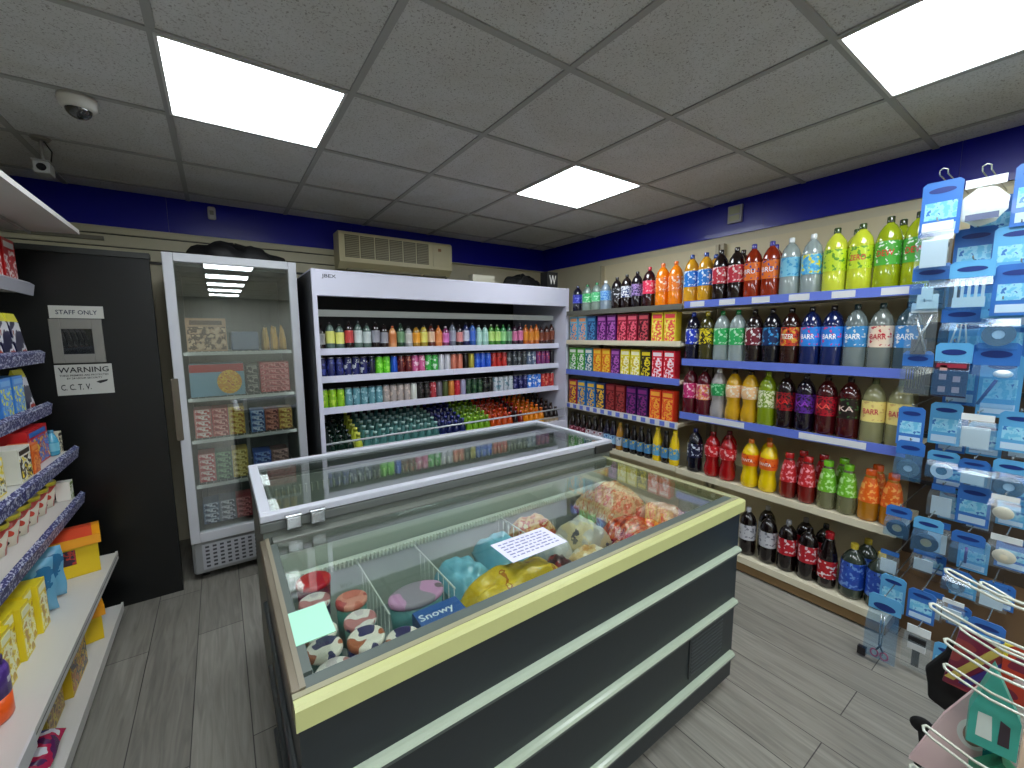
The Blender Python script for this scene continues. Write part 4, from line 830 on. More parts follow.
# notices lying on the glass lid
o = MB().box(-.042, .042, -.064, .064, 0, .0015).build('paper_note', mat('mint_paper', P(176, 236, 206), .6), loc=(.128, 1.003, .8358)); tag(o, 'blank mint green paper note on the freezer glass', 'paper')
k = MB(); k.box(-.107, .107, -.062, .062, 0, .0015, 0)
for i in range(6):
    x = -.09
    while x < .085:
        w_ = .006 + rnd.random() * .02; w_ = min(w_, .09 - x); k.box(x, x + w_, .04 - i * .0165, .046 - i * .0165, .0016, .0019, 1); x += w_ + .006
o = k.build('price_notice', [mat('lilac_paper', P(222, 220, 244), .6), paint((130, 130, 170))], loc=(.765, .998, .8358)); tag(o, 'white notice with lines of small writing on freezer glass', 'paper')
# rear freezer contents, dim behind the glass
for i, (x, y, c, lab) in enumerate([(.29, 1.87, (150, 156, 150), 'pale grey frozen bag under the rear lid by the clips'), (.62, 1.9, (170, 172, 166), 'off white frozen bag second along under rear lid'), (.93, 1.87, (130, 136, 134), 'grey frozen bag in the middle under rear lid'), (1.24, 1.9, (160, 156, 146), 'beige grey frozen bag under rear lid towards the handle'), (1.53, 1.84, (120, 124, 126), 'dark grey frozen bag under the rear lid handle end')]):
    pillow('frozen_bag', (x, y, .503), .12, .15, .16, ramp_mat('rear_bag_%d' % i, [(0, P(*c)), (.5, P(*[min(255, v + 30) for v in c])), (.62, P(*[v // 2 for v in c]))], 12, 'noise', .3, .3, 2, .3), lab, 'bag', rz=.03 * i, seed=40 + i)

# ------------------------------------------------------------------ left gondola
t = thing('gondola_shelving', 'white shop shelving with navy ticket strips along the left wall', 'shelving', (-1.1, 1.4, 0))
gw = mat('gondola_white', P(206, 204, 198), .4)
tick = ramp_mat('navy_price_tickets', [(0, P(34, 36, 96)), (.54, P(38, 40, 84)), (.55, P(186, 188, 204))], 170, 'noise', .4, 0, 1, 0, (1, .5, .6))
YA, YE = -1.3, 2.86
k = MB(); k.box(0, .04, YA - 1.4, YE - 1.4, 0, 2.02); k.build('back_panel', paint((170, 166, 156)), t)
def gy(v): return v - 1.4
for (z, xf, st) in ((.386, -.505, 0), (.715, -.615, 1), (.95, -.615, 1), (1.175, -.685, 1), (1.42, -.685, 1), (1.73, -.685, 2)):
    k = MB(); k.box(.041, xf + 1.1 - .012, gy(YA), gy(YE), z - .028, z, 0); k.build('shelf', gw, t)
    k = MB(); k.box(xf + 1.1 - .0115, xf + 1.1 - .002, gy(YA), gy(YE), z - .034, z + .006, 0)
    if st == 0: k.box(xf + 1.1 - .0018, xf + 1.1 - .0008, gy(YA), gy(YE), z - .014, z - .010, 1)
    k.build('shelf_edge', [gw, paint((110, 108, 100))], t)
    if st:
        k = MB(); k.prism([(xf + 1.1 - .001, z - .04), (xf + 1.1 + .006, z - .04), (xf + 1.1 + .014, z + .008), (xf + 1.1 - .001, z + .02)], 1, gy(YA), gy(YE + .02 if st == 1 else YE)); k.build('ticket_strip', tick if st == 1 else paint((150, 150, 158)), t)
k = MB(); k.box(.041, .58, gy(YA), gy(YE), .065, .1, 0); k.build('base_shelf', gw, t)
k = MB(); k.box(.041, .565, gy(YA), gy(YE - .01), .0, .064); k.build('plinth', paint((150, 146, 136)), t)
k = MB(); k.box(.582, .59, gy(YA), gy(YE), .064, .108, 0); k.build('shelf_edge', gw, t)
k = MB(); k.box(.596, .603, gy(YA), gy(1.62), .36, .41, 0)
for i in range(6): k.box(.6035, .605, gy(.4 + i * .2), gy(.5 + i * .2), .37, .4, 1)
k.build('price_rail', [paint((206, 206, 206)), paint((60, 60, 90))], t)
k = MB(); k.prism([(.041, 1.965), (.598, 1.985), (.598, 2.005), (.041, 2.02)], 1, gy(YA), gy(YE)); k.build('canopy', gw, t)
k = MB()
for i in range(3): k.box(.2 + i * .12, .205 + i * .12, gy(YA), gy(YE - .02), 1.955 + .004 * i, 1.966 + .004 * i)
k.build('canopy_rib', paint((150, 148, 142)), t)
LZ = pi / 2
YEL = ((232, 206, 40), (236, 236, 220), (226, 180, 30)); 
def gbox(x, y, z, w, d, h, c, label, cat='box', name='product_box', grp=None, rz=LZ, txt=None, tc=(255, 255, 255)):
    return carton((x, y, z), rz, w, d, h, c, label, grp, name=name, cat=cat)
def flapbox(x, y, z, w, d, h, label, rz):
    t = thing('snack_carton', label, 'carton', (x, y, z), rz)
    k = MB(); k.box(-w / 2, w / 2, -d / 2, d / 2, 0, h, 0); k.box(-w * .3, w * .1, -d / 2 - .0015, -d / 2 - .0003, h * .35, h * .75, 1); k.build('carton_body', [paint((232, 196, 24), .35), ramp_mat('bean_print', [(0, P(60, 40, 60)), (.5, P(190, 60, 50)), (.6, P(70, 50, 60))], 30)], t)
    k = MB(); k.prism([(-d / 2 - .02, h - .03), (-d / 2 - .015, h + .012), (0, h + .03), (d / 2 + .012, h + .014), (d / 2 + .012, h + .006), (0, h + .022), (-d / 2 - .008, h + .006)], 0, -w / 2 - .012, w / 2 + .012, 0)
    k.prism([(-d / 2 - .0155, h + .0135), (0, h + .0315), (d / 2 + .006, h + .0165), (d / 2 + .006, h + .0155), (0, h + .0305), (-d / 2 - .015, h + .0125)], 0, -w / 2 + .015, w / 2 - .015, 1)
    k.build('lid_flap', [paint((240, 160, 30), .35), paint((222, 80, 50), .35)], t)
flapbox(-.648, 2.735, .3875, .19, .16, .175, 'yellow carton with orange flap lid at the end of the gondola', .2)
flapbox(-.63, 2.60, .1015, .16, .12, .15, 'yellow carton with orange flap lid on the lowest gondola shelf', .3)
gbox(-.612, 2.30, .1005, .22, .1, .19, ((220, 186, 40), (90, 84, 90), (190, 120, 60)), 'yellow product box with grey picture on the lowest gondola shelf')
gbox(-.64, 2.07, .1005, .18, .12, .17, ((206, 180, 60), (180, 130, 60), (120, 90, 50)), 'mustard product box behind the grey picture box, lowest shelf')
pillow('snack_bag', (-.62, 1.83, .102), .09, .12, .10, ramp_mat('purple_snack', [(0, P(90, 30, 90)), (.42, P(190, 30, 80)), (.52, P(225, 220, 230)), (.64, P(60, 60, 120))], 14, 'noise', .25, .4, 2, .3), 'shiny purple and white snack bag on lowest gondola shelf', 'bag', seed=50)
bluefoil = ramp_mat('blue_foil_bag', [(0, P(50, 110, 150)), (.5, P(100, 160, 190)), (.68, P(30, 70, 140)), (.8, P(225, 235, 240))], 9, 'noise', .2, .5, 3, .6)
for i, (yy, w_) in enumerate(((2.53, 0), (2.41, .0))):
    o = pillow('crisp_multipack', (-.735, yy - .01, .388 + .115), .115, .112, .075, bluefoil, ['blue foil crisp multipack behind the flap lid carton', 'blue foil crisp multipack beside the yellow tea boxes'][i], 'bag', seed=60 + i, grp='blue crisp multipacks'); o.rotation_euler = (pi / 2, 0, .15); 
for i in range(5):
    gbox(-.70 - .015 * (i % 2), 2.25 - i * .083, .3865, .079, .16, .19 + .01 * (i % 2), ((228, 206, 40), (238, 236, 190), (190, 150, 40)), 'tall yellow box, %s from the blue foil bags' % ordinal(i + 1), 'box', grp='yellow boxes on the second gondola shelf')
for i in range(3):
    t2 = thing('wipes_tub', ['purple and orange plastic tub beside yellow boxes, second gondola shelf', 'purple and orange plastic tub, middle of three', 'purple and orange plastic tub nearest the camera'][i], 'tub', (-.63, 1.765 - i * .125, .3868), group='purple and orange tubs')
    MB().lathe([(.05, 0), (.055, .01), (.055, .075)], 24).build('tub_base', paint((226, 90, 30), .3), t2)
    MB().lathe([(.0555, .0755), (.0555, .15), (.05, .165)], 24, 0).build('tub_sleeve', ramp_mat('purple_sleeve', [(0, P(80, 50, 130)), (.52, P(90, 60, 140)), (.6, P(230, 225, 236))], 22), t2)
    MB().lathe([(.045, .166), (.047, .185), (.04, .19)], 20).build('lid', paint((60, 40, 90), .3), t2)
potm = ramp_mat('noodle_pot_print', [(0, P(190, 60, 46)), (.45, P(214, 80, 60)), (.5, P(236, 226, 206)), (.66, P(40, 40, 36))], 16, 'noise', .35, .2, 1)
for i in range(7):
    yy = 2.76 - i * .108
    t2 = thing('noodle_pot', 'red and cream noodle pot with yellow rim, %s from the gondola end' % ordinal(i + 1), 'pot', (-.72, yy, .7155), group='noodle pots on the third gondola shelf')
    MB().lathe([(.036, 0), (.05, .1)], 22).build('cup', potm, t2)
    MB().lathe([(.051, .1005), (.053, .112), (.05, .118)], 22).build('rim', paint((222, 206, 60), .35), t2)
    MB().add([(.047 * cos(a * pi / 10), .047 * sin(a * pi / 10), .1185) for a in range(20)], [tuple(range(20))]).build('film_lid', paint((50, 50, 50) if i % 2 else (200, 196, 190), .3), t2)
gbox(-.66, 2.83, .717, .05, .05, .09, ((226, 226, 216), (120, 140, 60), (200, 200, 180)), 'little white carton at the very end of the third shelf')
gbox(-.73, 2.63, .952, .24, .12, .16, ((190, 34, 40), (60, 110, 190), (236, 190, 60)), 'large red and blue biscuit box on the fourth gondola shelf', rz=LZ)
gbox(-.68, 2.46, .952, .07, .08, .12, ((222, 110, 40), (236, 150, 80), (200, 80, 30)), 'orange carton before the large biscuit box')
gbox(-.68, 2.35, .952, .12, .08, .13, ((222, 222, 210), (60, 50, 40), (236, 214, 60)), 'white box with yellow top and dark picture beside orange carton')
for i in range(3): gbox(-.69, 2.13 - i * .14, .952, .12, .08, .13, ((236, 214, 60), (220, 220, 210), (90, 80, 50)), 'yellow and white box, %s past the orange carton' % ordinal(i + 1), grp='yellow and white boxes fourth shelf')
bottle((-.665, 2.772, .952), LZ, 'slim teal bottle at the end of the fourth gondola shelf', None, ('slim', .022, .12, (70, 150, 180), (110, 180, 200), (60, 120, 150)), name='lotion_bottle')
gbox(-.68, 2.83, .952, .05, .06, .1, ((226, 220, 196), (40, 36, 30), (210, 200, 170)), 'cream carton with black mark at the fourth shelf end')
pouchm = ramp_mat('navy_pouch_print', [(0, P(24, 26, 66)), (.5, P(28, 28, 70)), (.55, P(220, 220, 226)), (.64, P(170, 60, 50))], 20, 'noise', .3, .3, 1)
def pouch(x, y, z, w, h, label, grp, m=None):
    t = thing('food_pouch', label, 'pouch', (x, y, z), LZ, grp)
    k = MB(); d = .03
    k.add([(-w / 2, -d, 0), (w / 2, -d, 0), (w / 2, d, 0), (-w / 2, d, 0), (-w / 2, -.012, h * .8), (w / 2, -.012, h * .8), (w / 2, .012, h * .8), (-w / 2, .012, h * .8)], [(0, 3, 2, 1), (0, 1, 5, 4), (1, 2, 6, 5), (2, 3, 7, 6), (3, 0, 4, 7)], 0); k.build('pouch_body', m or pouchm, t)
    k = MB(); k.add([(-w / 2, -.012, h * .8 + .0003), (w / 2, -.012, h * .8 + .0003), (w / 2, .012, h * .8 + .0003), (-w / 2, .012, h * .8 + .0003), (-w / 2, -.002, h), (w / 2, -.002, h), (w / 2, .002, h), (-w / 2, .002, h)], [(0, 3, 2, 1), (0, 1, 5, 4), (1, 2, 6, 5), (2, 3, 7, 6), (3, 0, 4, 7), (4, 5, 6, 7)], 0); k.build('top_seal', paint((222, 214, 60), .35), t)
for s_, z in (('fifth', 1.177), ('sixth', 1.422)):
    for i in range(6):
        if s_ == 'fifth' and i in (1, 2): gbox(-.74, 2.76 - i * .13, z, .11, .07, .16, ((60, 130, 210), (110, 170, 225), (230, 225, 60)), 'sky blue box, %s along the fifth gondola shelf' % ordinal(i + 1), grp='blue boxes fifth shelf')
        else: pouch(-.74, 2.76 - i * .13, z, .115, .18, 'navy pouch with yellow seal, %s from the end of %s gondola shelf' % (ordinal(i + 1), s_), 'navy food pouches')
for i in range(3): gbox(-.765, 2.78 - i * .16, 1.732, .13, .1, .19, ((190, 30, 30), (226, 220, 216), (160, 20, 24)), 'red and white box, %s from the end, top gondola shelf' % ordinal(i + 1), grp='red boxes top shelf')

# ------------------------------------------------------------------ hanging display at the right
t = thing('pegboard_stand', 'cream and brown pegboard bay behind the hanging blue packs', 'display stand', (3.05, .1, 0))
k = MB(); k.box(-.04, 0, -.65, .44, 1.55, 2.16, 0); k.box(-.04, 0, -.65, .44, .3, 1.549, 1); k.build('back_board', [mat('cream_pegboard', P(206, 196, 160), .5), mat('brown_pegboard', P(74, 62, 50), .6)], t)
k = MB(); k.box(-.3, 0, -.65, .44, 0, .3); k.build('base_cabinet', mat('brown_board', P(110, 84, 58), .5), t)
k = MB()
for z in (.45, .7, .95, 1.2, 1.45, 1.7, 1.92, 2.05): k.box(-.056, -.041, -.65, .44, z, z + .02)
k.build('slot_rail', paint((40, 44, 46)), t)
k = MB(); k.box(-.16, -.06, .3, .37, 1.62, 1.95); k.build('cardboard_header', paint((170, 132, 80), .7), t)
PK = [(0.455,2.022,2.60,0.110,0.19,'wrap'),(0.334,2.021,2.60,0.120,0.16,'glove'),(0.2,2.027,2.60,0.110,0.20,'card'),(0.455,1.862,2.56,0.100,0.17,'clear'),(0.356,1.837,2.66,0.110,0.17,'card'),(0.23,1.817,2.64,0.120,0.17,'card'),(0.46,1.691,2.58,0.11,0.17,'whiteitem'),(0.34,1.689,2.58,0.115,0.17,'comb'),(0.215,1.663,2.58,0.120,0.17,'card'),(0.472,1.509,2.63,0.090,0.20,'tool'),(0.364,1.507,2.62,0.110,0.17,'spoon'),(0.25,1.522,2.62,0.100,0.17,'round'),(0.475,1.315,2.66,0.090,0.17,'bristle'),(0.37,1.334,2.62,0.100,0.20,'dark'),(0.25,1.318,2.60,0.115,0.23,'spatula'),(0.475,1.073,2.64,0.080,0.15,'card'),(0.378,1.090,2.64,0.090,0.16,'card'),(0.275,1.080,2.60,0.100,0.13,'clear'),(0.165,1.094,2.62,0.100,0.14,'card'),(0.465,0.912,2.58,0.085,0.16,'round'),(0.365,0.907,2.60,0.090,0.11,'ring'),(0.27,0.901,2.62,0.080,0.10,'square'),(0.171,0.893,2.62,0.090,0.14,'round'),(0.36,0.73,2.68,0.080,0.13,'bag'),(0.265,0.74,2.66,0.090,0.15,'card'),(0.171,0.783,2.58,0.08,0.10,'beige'),(0.478,0.617,2.54,0.080,0.13,'tape'),(0.376,0.593,2.56,0.085,0.14,'tape'),(0.263,0.55,2.62,0.090,0.13,'stick'),(0.155,0.60,2.60,0.090,0.12,'beige'),(0.498,0.40,2.66,0.070,0.10,'bag'),(0.395,0.42,2.68,0.080,0.09,'bag'),(0.463,0.285,2.50,0.080,0.14,'card'),(0.36,0.29,2.50,0.080,0.12,'card'),(0.279,0.40,2.60,0.080,0.09,'round'),(0.172,0.40,2.60,0.080,0.10,'bag'),(0.457,0.172,2.36,0.10,0.19,'scissors'),(0.349,0.12,2.44,0.080,0.17,'brush'),(0.274,0.282,2.54,0.070,0.09,'clear'),(0.262,0.1,2.46,0.070,0.14,'card'),(0.169,0.235,2.50,0.090,0.14,'card')]
PX = [(3.0 - .0, 0)]
cardm = mat('blue_header_card', P(92, 168, 218), .35, coat=.3); cardd = mat('deep_blue_header_card', P(52, 112, 190), .35, coat=.3)
logo = paint((24, 50, 120), .4); pouchp = glass_mat('pack_film', (.75, .9, 1.), .2, .22, body=P(84, 164, 228), bodyfac=.16); clearf = glass_mat('clear_film', (.95, .98, 1.), .2, .22, body=P(196, 220, 232), bodyfac=.1)
DESC = {'wrap': 'tall blue pack of folded wrap', 'glove': 'bulging white bag of gloves', 'card': 'plain blue carded pack', 'clear': 'clear film pack', 'whiteitem': 'blue pack holding white plastic part', 'comb': 'blue pack holding white comb shape', 'tool': 'clear pack with grey metal tool', 'spoon': 'blue pack with white measuring spoons', 'round': 'blue pack with round metal disc', 'bristle': 'black bristle brush pack', 'dark': 'dark plum pack with small pictures', 'spatula': 'blue pack with white head spatula', 'ring': 'blue pack with white ring', 'square': 'blue pack with white square', 'bag': 'small translucent grey bag', 'beige': 'clear pack with beige sponge', 'tape': 'blue pack with black tape roll', 'stick': 'blue pack with purple stick', 'scissors': 'blue pack with red scissors', 'brush': 'clear pack with black and white brush'}
ROWN = [(1.95, 'top row'), (1.8, 'second row'), (1.6, 'third row'), (1.42, 'fourth row'), (1.2, 'fifth row'), (1.0, 'sixth row'), (.85, 'seventh row'), (.65, 'eighth row'), (.5, 'ninth row'), (.34, 'tenth row'), (.2, 'eleventh row'), (-1, 'lowest row')]
cnt = {}
PK2 = []
for i, q in enumerate(PK):
    PK2.append((q[0], q[1], min(q[2] - (.03 if i % 2 else 0), 2.56 if q[0] > .44 else 9), q[3] * 1.12, q[4] * (1.6 if q[5] == 'scissors' else 1.18), q[5], ''))
for i, q in enumerate(PK):
    if q[2] < 2.7 and q[1] > .25 and q[0] < .44: PK2.append((q[0] - .012, q[1] - .05, q[2] + .09 + .03 * (i % 2), q[3] * 1.05, q[4] * 1.15, 'card' if i % 3 else 'bag', 'behind'))
for (y, z, x, w_, h_, ty, bk) in PK2:
    rn = next(r for zz, r in ROWN if (z + .05 if bk else z) > zz); key_ = rn + bk; cnt[key_] = cnt.get(key_, 0) + 1; n_ = cnt[key_]
    t = thing('hanging_pack', '%s, %s from bottles, %s of hanging display%s' % (DESC[ty], ordinal(n_), rn, ', behind' if bk else ''), 'pack', (x, y, z - h_ / 2), RX, 'hanging packs on the pegboard hooks')
    full = ty in ('card', 'wrap')
    hh = h_ if full else h_ * (.24 if ty == 'scissors' else .34)
    if ty not in ('bag', 'glove', 'clear', 'tool', 'brush', 'beige'):
        k = MB(); z1 = h_; z0 = h_ - hh
        k.prism([(-w_ / 2, z0), (w_ / 2, z0), (w_ / 2, z1 - .012), (w_ / 2 - .012, z1), (-w_ / 2 + .012, z1), (-w_ / 2, z1 - .012)], 1, -.002, .002, 0)
        zc = z1 - h_ * .17
        k.add([(w_ * .34 * cos(a * pi / 10), -.003, zc + h_ * .055 * sin(a * pi / 10)) for a in range(20)], [tuple(range(20))], 1)
        if full: k.box(-w_ * .4, w_ * .4, -.0032, -.0022, h_ * .06, h_ * .22, 2); k.box(-w_ * .4, w_ * .4, -.0026, -.0021, h_ * .3, h_ * .62, 3)
        k.build('header_card', [cardm if (len(rn) + n_) % 2 else cardd, logo, paint((186, 212, 232)), ramp_mat('pack_print', [(0, P(110, 190, 226)), (.5, P(150, 210, 236)), (.62, P(60, 120, 190))], 40, 'noise', .3, .3)], t)
    else:
        k = MB(); k.box(-w_ * .42, w_ * .42, -.002, .002, h_ * .82, h_, 0); k.build('header_card', paint((226, 232, 232)) if ty != 'bag' else cardd, t)
    if not full:
        zt = h_ - hh - .001 if ty not in ('bag', 'glove', 'clear', 'tool', 'brush', 'beige') else h_ * .81
        if ty == 'glove':
            k = MB(); k.add(*[(lambda N: ([(w_ / 2 * (1 + .08 * sin(a * 1.7)) * cos(2 * pi * a / N) * r_, -.028 * s_ * (1 - r_ ** 2), zt / 2 + zt / 2 * (1 + .05 * sin(a * 2.3)) * sin(2 * pi * a / N) * r_) for s_ in (1, -1) for r_ in (1, .7, .35, .02) for a in range(N)], [(q * N + a, q * N + (a + 1) % N, (q + 1) * N + (a + 1) % N, (q + 1) * N + a) for q in (0, 1, 2, 4, 5, 6) for a in range(N)]))(20)][0], m=0, smooth=True)
            k.build('bag', ramp_mat('white_glove_bag', [(0, P(190, 220, 220)), (.5, P(226, 238, 232)), (1, P(250, 252, 250))], 30, 'noise', .25, .5, 3, .5, const=False), t)
            k = MB(); k.box(-w_ * .32, w_ * .36, -.031, -.029, .02, .045); k.build('item', paint((90, 100, 130)), t); 
        else:
            k = MB(); wt = w_ / 2
            k.add([(-wt * .92, -.003, zt), (wt * .92, -.003, zt), (wt, -.022, zt * .75), (-wt, -.022, zt * .75), (wt, -.022, .01), (-wt, -.022, .01), (wt * .95, 0, 0), (-wt * .95, 0, 0)], [(0, 1, 2, 3), (3, 2, 4, 5), (5, 4, 6, 7)], 0)
            k.build('film_pouch', clearf if ty in ('clear', 'bag', 'tool', 'brush', 'beige', 'bristle') else pouchp, t)
            k = MB(); m = []; q = zt * .5; y_ = -.012
            if ty == 'whiteitem': k.box(-w_ * .3, w_ * .25, y_, y_ + .008, .01, zt * .55, 0); k.box(-w_ * .2, w_ * .1, y_ - .004, y_, zt * .35, zt * .8, 0); m = [paint((240, 238, 224))]
            elif ty == 'comb':
                k.box(-w_ * .36, w_ * .36, y_, y_ + .006, .012, zt * .4, 0)
                for i in range(5): k.box(-w_ * .34 + i * w_ * .15, -w_ * .27 + i * w_ * .15, y_, y_ + .006, zt * .4, zt * .9, 0)
                m = [paint((240, 236, 222))]
            elif ty == 'tool':
                k.tube([(-.02, y_, .02), (.0, y_, zt * .5), (.03, y_, zt * .95)], .006, 8, 0); k.tube([(.02, y_, .02), (.0, y_, zt * .5), (-.02, y_, zt * .9)], .006, 8, 0); k.box(-.03, .02, y_ + .004, y_ + .008, .01, zt * .4, 1); m = [mat('satin_steel', P(170, 174, 176), .25, metal=.8), paint((90, 88, 96))]
            elif ty == 'spoon':
                for i in range(3): k.ball((-.025 + .025 * i, y_ + .002, .03), .012, 0, 10, 6, (1, .5, 1.1)); k.tube([(-.025 + .025 * i, y_ + .003, .035), (-.008 + .012 * i, y_ + .003, zt * .95)], .003, 6, 0)
                m = [paint((236, 236, 226))]
            elif ty in ('round', 'ring', 'tape'):
                ro, ri = (min(w_, zt) * .42, min(w_, zt) * {'round': .16, 'ring': .22, 'tape': .2}[ty])
                N = 24; vs = []; 
                for r_, yy in ((ri, y_ + .008), (ri, y_), (ro, y_), (ro, y_ + .008)): vs += [(r_ * cos(2 * pi * a / N), yy, q + r_ * sin(2 * pi * a / N)) for a in range(N)]
                k.add(vs, [(j * N + a, j * N + (a + 1) % N, (j + 1) * N + (a + 1) % N, (j + 1) * N + a) for j in range(3) for a in range(N)], 0, False)
                k.add([(ri * .98 * cos(2 * pi * a / N), y_ + .003, q + ri * .98 * sin(2 * pi * a / N)) for a in range(N)], [tuple(range(N))], 1)
                m = {'round': [mat('satin_steel', P(170, 174, 176), .25, metal=.8), paint((214, 220, 224))], 'ring': [paint((236, 236, 236)), paint((90, 120, 140))], 'tape': [paint((30, 28, 32)), paint((190, 160, 100))]}[ty]
            elif ty == 'square': k.box(-w_ * .38, w_ * .38, y_, y_ + .006, .012, zt * .85, 0); m = [paint((232, 226, 216))]
            elif ty == 'beige': k.ball((0, y_ + .002, q), min(w_, zt) * .33, 0, 14, 8, (1, .4, .9)); m = [paint((216, 206, 180), .7)]
            elif ty == 'bristle':
                k.box(-w_ * .35, w_ * .35, y_, y_ + .006, .01, zt * .25, 0)
                for i in range(8): k.box(-w_ * .33 + i * w_ * .085, -w_ * .29 + i * w_ * .085, y_, y_ + .004, zt * .25, zt * .9, 0)
                m = [paint((50, 46, 46))]
            elif ty == 'dark':
                k.box(-w_ * .46, w_ * .46, y_ - .008, y_ + .006, .004, zt * .97, 0)
                for a, b in ((-.3, .15), (.08, .15), (-.3, .5), (.08, .45), (-.3, .75)): k.box(w_ * a, w_ * (a + .2), y_ - .0095, y_ - .008, zt * b, zt * (b + .16), 1)
                k.box(-w_ * .4, w_ * .4, y_ - .0095, y_ - .008, zt * .84, zt * .95, 2); m = [paint((50, 26, 46)), paint((196, 150, 140)), paint((150, 40, 60))]
            elif ty == 'spatula': k.tube([(-.035, y_, .015), (.01, y_, zt * .68)], .006, 8, 1); k.ball((.025, y_ + .002, zt * .82), .028, 0, 12, 6, (1., .25, .6)); m = [paint((236, 236, 232)), paint((60, 60, 120))]
            elif ty == 'stick': k.tube([(0, y_, .02), (0, y_, zt * .9)], .005, 8, 0); m = [paint((90, 60, 130))]
            elif ty == 'scissors':
                for s_ in (-1, 1):
                    c0 = (s_ * .017, y_, .028); k.tube([(c0[0] + .013 * cos(a * pi / 8), y_, c0[2] + .017 * sin(a * pi / 8)) for a in range(17)], .0038, 8, 0)
                    k.tube([(s_ * .012, y_, .045), (-s_ * .004, y_, .075)], .004, 6, 1); k.tube([(-s_ * .004, y_, .075), (-s_ * .006, y_, zt * .96)], .003, 6, 2)
                k.box(-.075, -.045, y_ - .012, y_ + .01, -.006, .03, 1)
                m = [paint((190, 60, 84)), paint((24, 20, 24)), mat('satin_steel', P(170, 174, 176), .25, metal=.8)]
            elif ty == 'brush': k.box(-.012, .012, y_, y_ + .008, .02, zt * .6, 1); k.box(-.028, .028, y_ - .004, y_ + .008, zt * .6, zt * .78, 0); k.box(-.028, .028, y_ - .004, y_ + .008, zt * .78, zt * .95, 1); m = [paint((226, 220, 214)), paint((24, 24, 26))]
            else: k.box(-w_ * .36, w_ * .36, y_, y_ + .006, .014, zt * .8, 0); m = [paint((196, 214, 224))]
            k.build({'clear': 'sachet', 'bag': 'sachet', 'dark': 'pocket_book', 'whiteitem': 'plastic_part', 'round': 'disc', 'tape': 'roll', 'beige': 'sponge', 'square': 'tile_pad', 'bristle': 'brush_head', 'stick': 'purple_stick'}.get(ty, ty), m, t)
    # the hook that carries it, with an upturned end
    if bk: continue
    hz = z + h_ / 2 - .006
    y = min(y, .472); hk = MB(); top_loop = z > 1.95
    xx = x - .012
    pts = [(2.993, y, hz + .01), (xx, y, hz + .006), (xx - .012, y, hz + .02 + (.02 if top_loop else 0))]
    if top_loop: pts = [(2.993, y + .012, hz + .03), (xx, y + .012, hz + .03), (xx - .01, y + .012, hz + .045), (xx - .01, y, hz + .052), (xx - .01, y - .012, hz + .045), (xx, y - .012, hz + .03), (2.993, y - .012, hz + .03)]
    else: pts = [(2.993, y, hz + .014), (xx, y, hz + .012), (xx - .008, y, hz + .022)]
    hk.tube(pts, .0026, 6)
    o = hk.build('display_hook', mat('chrome_wire', P(200, 206, 206), .2, metal=.7)); tag(o, 'wire hook carrying the %s, %s, %s' % (DESC[ty], ordinal(n_), rn), 'hook', 'wire hooks of the pegboard')

# near wire rack with long double hooks, lower right
wire = mat('white_coated_wire', P(206, 210, 196), .25, metal=.2)
t = thing('wire_rack', 'low white wire rack standing closest at the lower right', 'rack', (1.65, -.16, 0))
k = MB()
for i in range(9): k.tube([(-.55 + i * .14, 0, .02), (-.55 + i * .14, 0, .92)], .005, 6)
for j in range(8): k.tube([(-.58, 0, .08 + j * .115), (.6, 0, .08 + j * .115)], .004, 6)
k.build('grid_panel', wire, t)
k = MB(); 
for s_ in (-.58, .6): k.tube([(s_, -.2, .012), (s_, 0, .012), (s_, 0, .94)], .012, 8)
k.build('foot', paint((60, 60, 60)), t)
HK = [(1.6, .195, .845), (1.6, .216, .73), (1.6, .13, .84), (1.6, .155, .70), (1.6, .18, .644), (1.6, .175, .57), (1.6, .2, .355), (1.6, .217, .21)]
HKL = ['topmost long wire hook over the blue packs', 'long wire hook just above the purple bag', 'short looking wire hook under the topmost hook', 'wire hook crossing above the purple pack top', 'wire hook before the maroon and purple pack', 'wire hook in front of the teal carton peak', 'wire hook crossing the pink socks card', 'lowest wire hook by the bottom edge']
sc_ = [.95, .93, 1.06, 1.03, .97, .99, .92, .9]
for i, ((x, y, z), lab) in enumerate(zip(HK, HKL)):
    s_ = sc_[i]; x, y, z = x * s_, y * s_, 1.5 + (z - 1.5) * s_
    k = MB(); w_ = .016; sag = .035
    k.tube([(x - w_, -.152, z - sag), (x - w_, y * .5, z - sag * .75), (x - w_, y - .02, z - .006), (x - w_ * .8, y - .004, z), (x, y, z + .002), (x + w_ * .8, y - .004, z), (x + w_, y - .02, z - .006), (x + w_, y * .5, z - sag * .75), (x + w_, -.152, z - sag)], .0036, 8)
    o = k.build('display_hook', wire); tag(o, lab, 'hook', 'long hooks of the near wire rack')
def hangcard(name, loc, w, h, d, mats, label, cat, rz, tilt=0., poly=None, deco=None):
    t = thing(name, label, cat, loc, rz); t.rotation_euler.y = tilt
    k = MB(); poly = poly or [(-w / 2, 0), (w / 2, 0), (w / 2, h), (-w / 2, h)]
    k.prism(poly, 1, -d / 2, d / 2, 0); k.build('card', mats[0], t)
    if deco:
        k = MB(); deco(k); k.build('picture', mats[1:], t)
    return t
maroon = ramp_mat('maroon_pack', [(0, P(110, 24, 60)), (.42, P(120, 30, 60)), (.5, P(150, 60, 60)), (.58, P(60, 40, 120)), (.68, P(200, 190, 80))], 7, 'noise', .35, .3, 1)
NZ = -pi / 2 + .15
